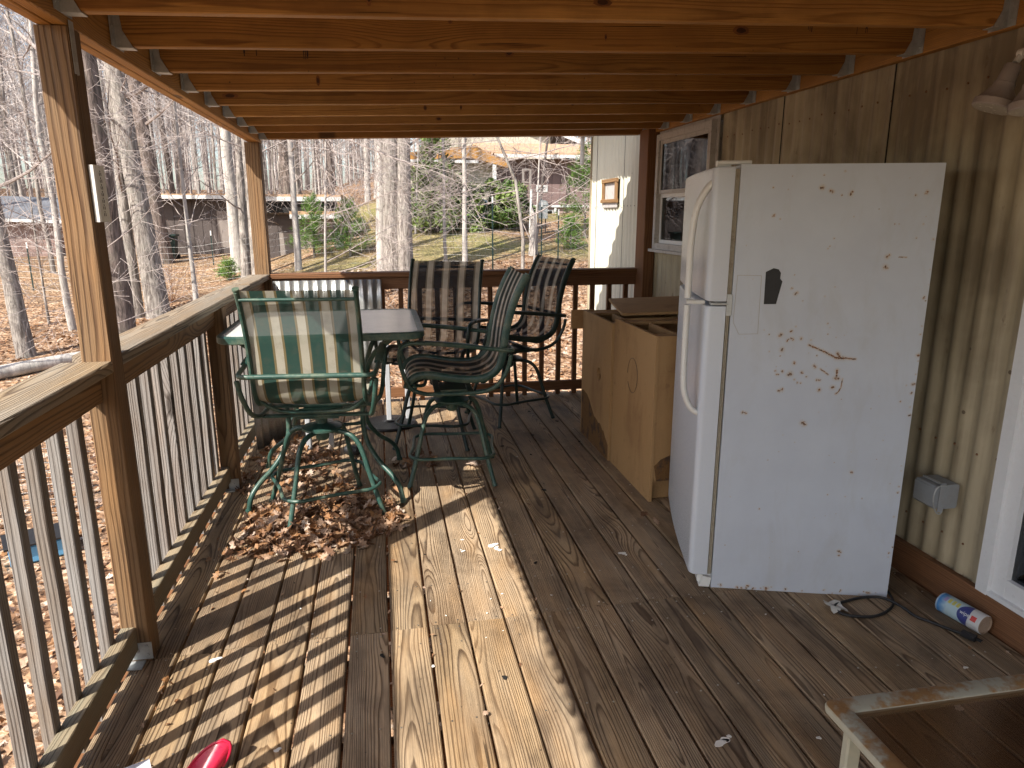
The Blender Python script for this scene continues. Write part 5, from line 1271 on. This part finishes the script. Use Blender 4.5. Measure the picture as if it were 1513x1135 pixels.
b=MB(); b.box((-3.9,23.3,1.56),(-1.3,24.6,1.98)); b.build('eave',M['dark'],t)
# reddish brown building far left
t,zc=bld('brown_building',-15.5,-10.95,27.6,32.,'reddish brown building with a grey shingle roof at the left edge','building')
b=MB(); siding_wall(b,-15.5,-10.95,27.6,zc,1.42); b.box((-15.5,27.7,zc),(-10.95,32,1.42)); b.build('wall',M['redbrown'],t)
b=MB(); b.prism([(-15.9,27.2,1.46),(-10.6,27.2,1.28),(-10.6,29.8,2.0),(-15.9,29.8,2.2)],(0,0,.06)); b.build('roof',M['roofgrey'],t)
b=MB(); b.prism([(-15.9,27.16,1.40),(-10.6,27.16,1.20),(-10.6,27.16,1.30),(-15.9,27.16,1.50)],(0,.035,0)); b.build('fascia',M['trim'],t)
# mauve brown house at the right
t,zc=bld('brown_house',4.2,9.2,25.4,32.,'mauve brown house with a pale leafy roof and white basement trim at the right','house')
b=MB(); b.box((4.1,25.55,1.80),(9.2,32.,3.42))
for x in np.arange(4.1,9.1,.30): b.box((float(x),25.538,1.83),(float(x)+.275,25.552,3.40))
b.build('wall',M['mauve'],t)
b=MB(); b.box((4.1,25.60,zc),(9.2,32,1.75)); b.build('foundation',M['mauve2'],t)
b=MB(); b.box((4.1,25.50,1.755),(9.2,25.60,1.83)); b.box((6.28,25.52,1.15),(6.36,25.60,1.755)); b.box((3.9,24.93,3.42),(9.4,24.96,3.52)); b.build('trim',M['trim'],t)
b=MB(); b.prism([(3.7,24.96,3.50),(9.6,24.96,3.50),(9.6,28.6,4.15),(3.7,28.6,4.15)],(0,0,.07)); b.build('roof',M['roofleaf'],t)
b=MB(); 
b.box((5.85,25.555,1.30),(6.25,25.60,1.345)); b.box((5.85,25.555,1.62),(6.25,25.60,1.66)); b.box((5.85,25.556,1.345),(5.885,25.6,1.62)); b.box((6.215,25.556,1.345),(6.25,25.6,1.62)); w=b.build('window',M['trim'],t,org=(-.8,-3.1,1.0))
b=MB(); b.box((5.885,25.585,1.345),(6.215,25.59,1.62)); b.build('pane',M['glass'],w)
# cream house behind
t,zc=bld('cream_house',1.0,4.0,25.,34.,'cream house wall with an orange wooden eave behind the tall evergreen','house')
b=MB(); siding_wall(b,.9,4.05,25.2,zc,3.25,step=.16); b.box((.9,25.3,zc),(4.05,30,3.25)); b.build('wall',M['cream'],t)
b=MB(); b.prism([(.7,24.6,3.25),(3.2,24.6,3.35),(4.4,24.6,3.05),(4.5,24.6,3.15),(3.3,24.6,3.75),(.7,24.6,3.45)],(0,4.,0)); b.build('eave',M['orange'],t)
b=MB(); b.prism([(3.9,24.62,2.0),(4.02,24.62,2.0),(4.02,24.62,3.2),(3.9,24.62,3.2)],(0,.1,0)); b.box((.8,24.56,3.18),(3.4,24.6,3.27)); b.build('trim',M['trim'],t)
b=MB(); pr=random.Random(8)
for q in range(500):
    x=pr.uniform(2.9,4.4); leaf(b,(x,24.7+pr.random()*.8,3.62-.30*max(0,x-3.2)+pr.gauss(0,.05)),.16,pr,.8,True)
tag(b.build('leaf_heap',M['leaf'],smooth=None),'heap of dead leaves and pine straw on the orange eave of the cream house',kind='stuff')
# gable house at the top, partly cut by the porch roof
t,zc=bld('gable_house',3.2,10.,36.,42.,'upper pale clapboard house with a white gable edge above the brown house roof','house')
b=MB(); z=3.2
while z<6.2:
    b.box((2.6,36.-.012,z+.003),(8.6,36.1,z+.2)); z+=.2
b.box((2.6,36.1,1.),(8.6,41.,6.)); b.build('wall',M['cream'],t)
b=MB(); b.prism([(6.2,35.5,6.3),(10.9,35.5,4.6),(10.9,35.5,4.75),(6.2,35.5,6.5)],(0,6.,0)); b.build('roof',M['roofgrey'],t)
b=MB(); b.prism([(6.2,35.44,6.28),(10.9,35.44,4.56),(10.9,35.44,4.78),(6.2,35.44,6.5)],(0,.05,0)); b.build('trim',M['trim'],t)
# ------------------------------------------------------------------ yard things
sg=thing('number_sign',(5.72,24.6,2.2),'small white sign reading 150 on the mauve brown house wall','sign')
b=MB(); b.box((5.60,25.515,2.28),(6.02,25.53,2.52),bev=.003); b.build('board',M['trim'],sg)
cu=bpy.data.curves.new('lettering','FONT'); cu.body='150'; cu.size=.17; cu.align_x='CENTER'; cu.align_y='CENTER'; cu.extrude=.002
to=bpy.data.objects.new('lettering',cu); COL.objects.link(to); dg=bpy.context.evaluated_depsgraph_get(); me=bpy.data.meshes.new_from_object(to.evaluated_get(dg)); bpy.data.objects.remove(to)
me.materials.append(M['black']); to=bpy.data.objects.new('lettering',me); COL.objects.link(to); to.parent=sg; to.rotation_euler=(PI/2,0,0); to.location=(.09,25.510-24.6,.20)
b=MB(); b.tube([(5.50,24.6,1.2),(5.62,24.6,2.6),(5.82,24.6,4.3)],[.05,.045,.04],n=8); o=b.build('dark_pole',M['brownwall'],org=(5.5,24.6,1.2)); tag(o,'leaning thin dark pole in front of the mauve brown house','pole')
t=thing('wooden_gate_frame',(5.1,24.7,1.3),'narrow whitewashed wooden gate frame between the bush and the brown house','frame')
b=MB(); 
for x in (4.93,5.18): b.box((x,24.68,1.2),(x+.07,24.75,3.02))
for z in (2.98,2.55,2.0): b.box((5.0,24.69,z),(5.18,24.74,z+.05))
b.build('posts',M['tanwall'],t)
for (x,y,z1,r_,m_,lb) in ((4.05,18.95,1.7,.075,'barkpale','broken whitish tree stump beside the metal meter box'),(4.18,19.1,1.35,.06,'barkgrey','shorter grey stump touching the whitish broken stump')):
    b=MB(); z0=gz(x,y); b.tube([(x,y,z0-.1),(x+.02,y,z0+.6),(x+.03,y,z1-.2),(x-.02,y,z1)],[r_*1.3,r_,r_*.9,r_*.25],n=9); o=b.build('stump',M[m_],org=(x,y,z0)); tag(o,lb,'stump')
t=thing('meter_box',(5.02,21.9,gz(5.02,21.9)),'pale grey metal meter box on thin posts below the white number sign','meter box')
b=MB(); b.box((4.88,21.8,1.38),(5.16,21.92,1.78),bev=.01); b.prism([(4.86,21.78,1.78),(5.18,21.78,1.78),(5.13,21.78,1.90),(4.95,21.78,1.95)],(0,.16,0)); b.build('housing',M['galv'],t)
for x in (4.90,5.12):
    b=MB(); b.tube([(x,21.93,gz(5,21.9)-.1),(x,21.93,1.8)],.018,n=6); b.build('post',M['brownwall'],t)
b=MB(); b.tube([(4.62,21.9,gz(4.6,21.9)-.1),(4.66,21.9,2.25)],.035,n=7); o=b.build('white_post',M['trim'],org=(4.62,21.9,1.)); tag(o,'white upright post just left of the metal meter box','post')
b=MB(); x,y=-1.16,21.9; z0=gz(x,y); b.lathe([(.13,0),(.14,.02),(.14,.12),(.145,.14),(.14,.16),(.14,.36),(.12,.385),(.0,.39)],(x,y,z0),n=18); o=b.build('barrel',M['trim'],org=(x,y,z0)); tag(o,'white plastic barrel by the low tan shed','barrel')
t=thing('wheeled_bin',(-7.1,26.4,gz(-7.1,26.4)),'dark green wheeled bin in front of the dark brown shed','bin')
z0=gz(-7.1,26.4); b=MB(); b.prism([(-7.3,26.2,z0),(-6.9,26.2,z0),(-6.84,26.2,z0+.75),(-7.38,26.2,z0+.75)],(0,.4,0)); b.build('body',M['darkmetal'],t)
b=MB(); b.box((-7.42,26.14,z0+.755),(-6.80,26.66,z0+.82),bev=.01); b.build('lid',M['darkmetal'],t)
for x in (-7.34,-6.86): b=MB(); b.lathe([(.09,-.02),(.09,.02)],(x,26.62,z0+.09),(1,0,0),n=12); b.build('wheel',M['black'],t)
b=MB(); b.prism([(3.1,23.9,1.15),(3.62,23.9,1.2),(3.60,23.95,1.95),(3.35,24.0,2.05),(3.12,23.95,1.92)],(0,.3,0)); M['tarp']=paint('pale_blue_tarp',(.42,.50,.56),.4,0,.15,5.,bump=.3); o=b.build('covered_grill',M['tarp'],org=(3.35,24.,1.15)); tag(o,'upright shape under a pale blue tarp beside the wide green bush','tarp')
# blue box and wire fence just below the deck
t=thing('blue_crate',(-3.07,6.45,gz(-3.07,6.45)),'light blue plastic tote on the leaves behind the left balusters','crate')
z0=gz(-3.07,6.45); M['blue']=paint('light_blue_plastic',(.12,.36,.60),.4,0,.06,8.,dirt=.1)
b=MB(); mr=Matrix.Rotation(R(28),3,'Z'); b.box((-3.30,6.25,z0),(-2.85,6.55,z0+.17),rot=mr,bev=.02); b.build('tub',M['blue'],t)
b=MB(); b.box((-3.33,6.22,z0+.172),(-2.82,6.58,z0+.20),rot=mr,bev=.008); b.build('lid',M['black'],t)
M['wire']=paint('galvanised_wire',(.26,.25,.24),.5,.5,.1,20.)
def wirefence(pts,h,label,sp=.10,rr=.0022,post=1.1,grid=True,name='wire_fence'):
    t=thing(name,(pts[0][0],pts[0][1],gz(*pts[0])),label,'wire fence','wire fences in the woods')
    b=MB(); zr=random.Random(2)
    for a_,c_ in zip(pts,pts[1:]):
        a_=Vector(a_);c_=Vector(c_);L=(c_-a_).length; n=max(2,int(L/sp))
        P=[a_.lerp(c_,i/n) for i in range(n+1)]; Z=[gz(p.x,p.y)+.02 for p in P]; off=[(zr.gauss(0,.012),zr.gauss(0,.012)) for _ in P]
        rows=int(h/sp)+1
        for j in range(rows): b.tube([(P[i].x+off[i][0],P[i].y+off[i][1],Z[i]+j*sp+zr.gauss(0,.004)) for i in range(0,n+1,3)]+[(P[n].x,P[n].y,Z[n]+j*sp)],rr,n=3,caps=False)
        if grid:
            for i in range(n+1): b.tube([(P[i].x+off[i][0],P[i].y,Z[i]),(P[i].x+off[i][0],P[i].y,Z[i]+(rows-1)*sp)],rr,n=3,caps=False)
    b.build('mesh',M['wire'],t,smooth=None)
    return t
f1=wirefence([(-6.5,6.2),(-4.2,7.2),(-3.0,7.3),(-1.9,8.6)],.75,'low crumpled chicken wire fence behind the blue tote below the deck',sp=.075,rr=.0024)
f2=wirefence([(-12.,20.9),(-8.92,20.44),(-3.,19.6),(2.70,17.15),(4.9,18.0),(7.5,18.4)],1.15,'tall thin wire fence running across the slope in front of the houses',sp=.16,rr=.0018)
for (x,y,h_,lb) in ((2.70,17.15,1.75,'green steel fence post with a white tip left of the meter box'),(-8.92,20.44,1.25,'dark steel fence post with a white tip at the far left of the wire fence'),(4.27,18.74,1.45,'dark steel fence post beside the broken stump'),(4.62,18.3,1.3,'dark steel fence post right of the broken stump'),(-5.3,24.5,1.1,'pale steel fence post in front of the dark brown shed')):
    z0=gz(x,y); t=thing('fence_post',(x,y,z0),lb,'fence post','steel posts of the wire fence')
    b=MB(); b.box((x-.018,y-.004,z0-.1),(x+.018,y+.004,z0+h_-.15)); b.box((x-.004,y+.0041,z0-.1),(x+.004,y+.03,z0+h_-.15)); b.build('shaft',M['darkmetal'],t)
    b=MB(); b.box((x-.018,y-.004,z0+h_-.1499),(x+.018,y+.004,z0+h_)); b.build('tip',M['trim'],t)

# ------------------------------------------------------------------ light, sky, camera
EL=R(43.5); AZ=(-.743,-.669)
sv=Vector((AZ[0]*math.cos(EL),AZ[1]*math.cos(EL),math.sin(EL)))
sd_=bpy.data.lights.new('sun','SUN'); sd_.energy=5.0; sd_.angle=R(.53); sd_.color=(1.,.945,.86)
so=bpy.data.objects.new('sun',sd_); COL.objects.link(so); so.rotation_euler=sv.to_track_quat('Z','Y').to_euler(); so.location=(-5,-5,8)
w=bpy.data.worlds.new('World'); scene.world=w; w.use_nodes=True; nt=w.node_tree; nt.nodes.clear()
sky=nt.nodes.new('ShaderNodeTexSky'); sky.sky_type='NISHITA'; sky.sun_disc=False; sky.sun_elevation=EL; sky.sun_rotation=math.atan2(AZ[0],AZ[1]); sky.air_density=1.; sky.dust_density=2.2; sky.ozone_density=1.
bg=nt.nodes.new('ShaderNodeBackground'); bg.inputs[1].default_value=.14; ow=nt.nodes.new('ShaderNodeOutputWorld'); nt.links.new(sky.outputs[0],bg.inputs[0]); nt.links.new(bg.outputs[0],ow.inputs[0])
cam=bpy.data.cameras.new('camera'); co=bpy.data.objects.new('camera',cam); COL.objects.link(co); scene.camera=co
cam.sensor_width=36.; cam.lens=1041.5/1513*36.; cam.clip_end=400; cam.clip_start=.05
co.location=(0,0,1.5); co.rotation_euler=(R(90-13.52),0,R(-10.49))
scene.view_settings.view_transform='Standard'; scene.view_settings.look='None'; scene.view_settings.exposure=.92; scene.view_settings.gamma=1
scene.render.engine='CYCLES'
scene.cycles.transparent_max_bounces=24; scene.cycles.max_bounces=8; scene.cycles.diffuse_bounces=4
scene.render.resolution_x=1024; scene.render.resolution_y=768
